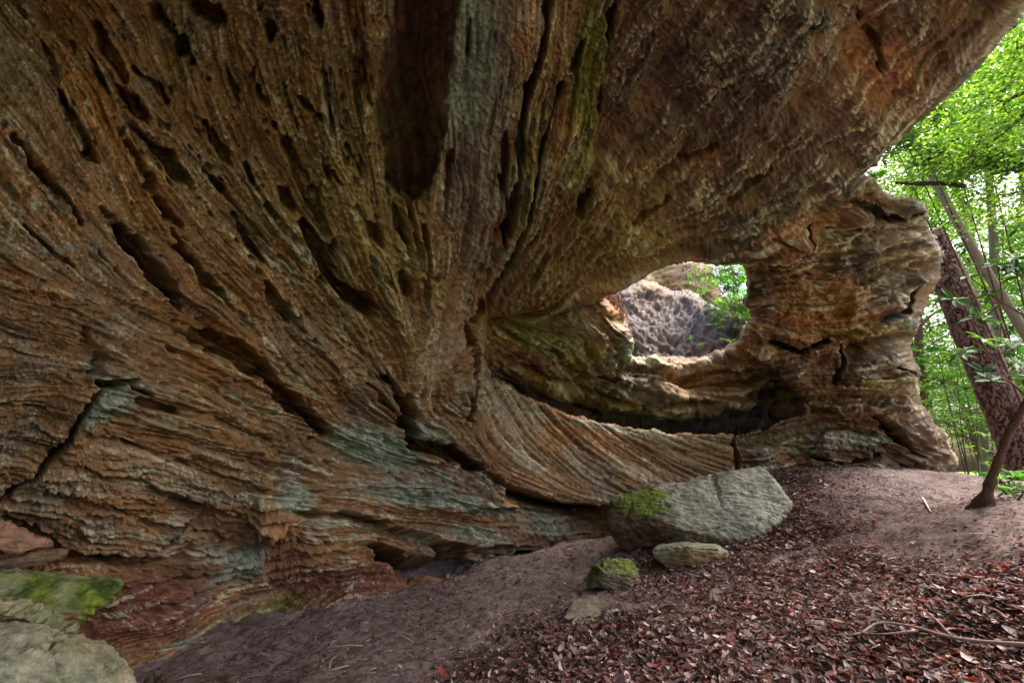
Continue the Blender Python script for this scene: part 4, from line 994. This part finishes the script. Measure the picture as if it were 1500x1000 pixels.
# low seedling beside it
def sp(px, py, d): return P(px, py, d)
shrub('young_rhododendron', on_ground(1492, 735), [(sp(1478,705,6.1),4),(sp(1500,690,6.1),5),(sp(1520,712,6.0),4),(sp(1470,718,5.9),2),(sp(1510,725,5.8),3)], [lin(92,160,52), lin(110,176,64), lin(76,140,46)],
      'low bright green leafy sprout beside the foot of the slanting stem', .13, 8, 0, (.22,.2,.14), 31, None, BK, .012)
shrub('dark_laurel', T(1560,12.5), [(sp(1330,215,10.6),14),(sp(1360,235,10.6),16),(sp(1400,235,10.4),18),(sp(1450,240,10.0),20),(sp(1490,235,9.6),16),(sp(1310,210,11.4),12),(sp(1480,180,10),8)], G_dk,
      'dark laurel boughs silhouetted against bright leaves above the pillar', .22, 9, 0, (.55,.5,.26), 32, None, BK, .03)
shrub('bank_rhododendron', T(1420,15.5), [(sp(1380,560,15.5),16),(sp(1400,520,15.6),16),(sp(1370,500,15.6),14),(sp(1430,600,15.2),14),(sp(1390,620,15.2),12)], G_mid+G_rh,
      'green shrub between the pillar and the pine trunk', .2, 9, 0, (.8,.7,.6), 33, 'shrubs on the bank', BK, .022)
shrub('bank_rhododendron', T(1540,15.5), [(sp(1500,560,15.4),14),(sp(1500,460,15.6),16),(sp(1460,480,16),14),(sp(1510,640,15.2),12),(sp(1510,400,15.6),14)], G_dk+G_rh,
      'darker shrub right of the pine trunk at the edge of the view', .2, 9, 0, (.8,.7,.7), 34, 'shrubs on the bank', BK, .022)
shrub('bank_rhododendron', T(1440,17.5), [(sp(1410,640,17),14),(sp(1450,660,17),14),(sp(1380,440,18),16),(sp(1420,380,18),16),(sp(1470,330,17),16),(sp(1400,560,18),16)], G_mid,
      'looser tall shrub standing farther back behind the pine trunk', .22, 9, 0, (1.1,.9,.8), 35, 'shrubs on the bank', BK, .025)
# greenery past the arch opening
shrub('opening_shrub', P(1120,560,15.5), [(sp(1075,400,15.5),60),(sp(1090,440,15.2),60),(sp(1065,425,16),50),(sp(1050,470,15),10),(sp(1080,470,15),30),(sp(1060,395,16.5),50),(sp(1040,500,14.2),6),(sp(1040,400,17),24),(sp(1085,410,17),60),(sp(1075,450,17),50)], [lin(96,160,36), lin(118,182,50), lin(78,136,34)],
      'bright green shrub hanging at the right side of the arch opening', .15, 8, 0, (.75,.6,.55), 36, None, lin(120,100,90), .03)
mb = MB(); r = np.random.default_rng(12)
for k in range(26):
    a = np.array([r.uniform(1000,1060), r.uniform(378,400)]); b = a+np.array([r.uniform(-45,10), r.uniform(18,52)]); d = 16.2+r.normal(0, .3)
    m_ = (a+b)/2+r.normal(0, 9, 2); add_tube(mb, [P(*a, d), P(*m_, d-.2), P(*b, d-.3)], [.018,.014,.007], lin(168,146,136), seg=5, ns=4)
tag(mb.build('dry_shrub', M_twig), 'tangle of bare pale twigs beside the green shrub in the opening', 'shrub')
mb = MB()
for k in range(34):
    a = np.array([r.uniform(893,912), r.uniform(424,440)]); pts = []; x = a.copy()
    for j in range(6): pts.append(P(x[0], x[1], 12.35-.04*j+r.normal(0, .05))); x = x+np.array([r.uniform(-4,8), r.uniform(8,17)])
    add_tube(mb, pts, np.linspace(.013, .004, 6), lin(170,140,118), seg=4, ns=4)
tag(mb.build('hanging_roots', M_twig), 'fine pale roots trailing down the left edge of the arch opening', 'roots')
# dead limb above the pillar, wisps at pillar top
mb = MB(); add_tube(mb, [P(1312,268,10.2), P(1345,269,10.1), P(1385,269,10.0), P(1413,273,10.0)], [.035,.05,.055,.045], lin(74,56,48), seg=9, ns=6, rough=.2)
tag(mb.build('dead_limb', M_bark), 'short dark dead limb level above the top of the pillar', 'branch')
# fern on the pillar top
mb = MB(); r = np.random.default_rng(5)
fb = P(1282, 262, 9.9)
for k in range(9):
    a = r.uniform(-.4, 3.3); ln = r.uniform(.4, .65); pts = [fb+np.array([math.cos(a)*ln*t*.8, -.15*t, ln*(t*.7-.45*t*t)]) for t in np.linspace(0, 1, 14)]
    add_tube(mb, pts[::4]+[pts[-1]], [.006]*4+[.002], lin(110,150,50), seg=4, ns=2)
    pos = []; dd_ = []
    for j, p in enumerate(pts[2:]):
        for s in (-1, 1): pos.append(p); dd_.append([-math.sin(a)*s+math.cos(a)*.4, .4*s, -.1])
    Ls = np.repeat(np.linspace(.14, .03, 12), 2)
    leaves(mb, np.array(pos), np.array(dd_), np.tile([0, -.3, 1.], (len(pos), 1)), Ls, Ls*.3, np.tile(lin(130,176,60), (len(pos), 1)))
tag(mb.build('fern', M_leaf), 'light green fern growing on top of the pillar under the lip', 'fern')

# ------------------------------------------------------------------ light and camera
w = bpy.data.worlds.new('World'); bpy.context.scene.world = w; w.use_nodes = True
n = w.node_tree.nodes; l = w.node_tree.links
sky = n.new('ShaderNodeTexSky'); sky.sky_type = 'NISHITA'; sky.sun_disc = False
SE, SR = rad(55), rad(75)
sky.sun_elevation = SE; sky.sun_rotation = SR; sky.air_density = 1.0; sky.dust_density = 8.0; sky.ozone_density = 1
l.new(sky.outputs[0], n['Background'].inputs['Color']); n['Background'].inputs['Strength'].default_value = .15
sd = bpy.data.lights.new('sun', 'SUN'); sd.energy = 1.5; sd.angle = rad(20); sd.color = (1, .95, .88)
so = bpy.data.objects.new('sun', sd); C.objects.link(so)
# sun direction: azimuth SR measured from +Y towards +X
dv = Vector((math.sin(SR)*math.cos(SE), math.cos(SR)*math.cos(SE), math.sin(SE)))
so.rotation_euler = dv.to_track_quat('Z', 'Y').to_euler(); so.location = (5, -5, 20)

cd = bpy.data.cameras.new('camera'); cd.lens = 16; cd.sensor_width = 36; cd.clip_end = 1000; cd.clip_start = .05
co = bpy.data.objects.new('camera', cd); C.objects.link(co); co.location = CAM.tolist(); co.rotation_euler = (rad(90)+PITCH, 0, 0)
sc = bpy.context.scene; sc.camera = co
sc.view_settings.view_transform = 'Standard'; sc.view_settings.look = 'None'; sc.view_settings.exposure = 1.88; sc.view_settings.gamma = 1
sc.cycles.max_bounces = 6; sc.cycles.diffuse_bounces = 4
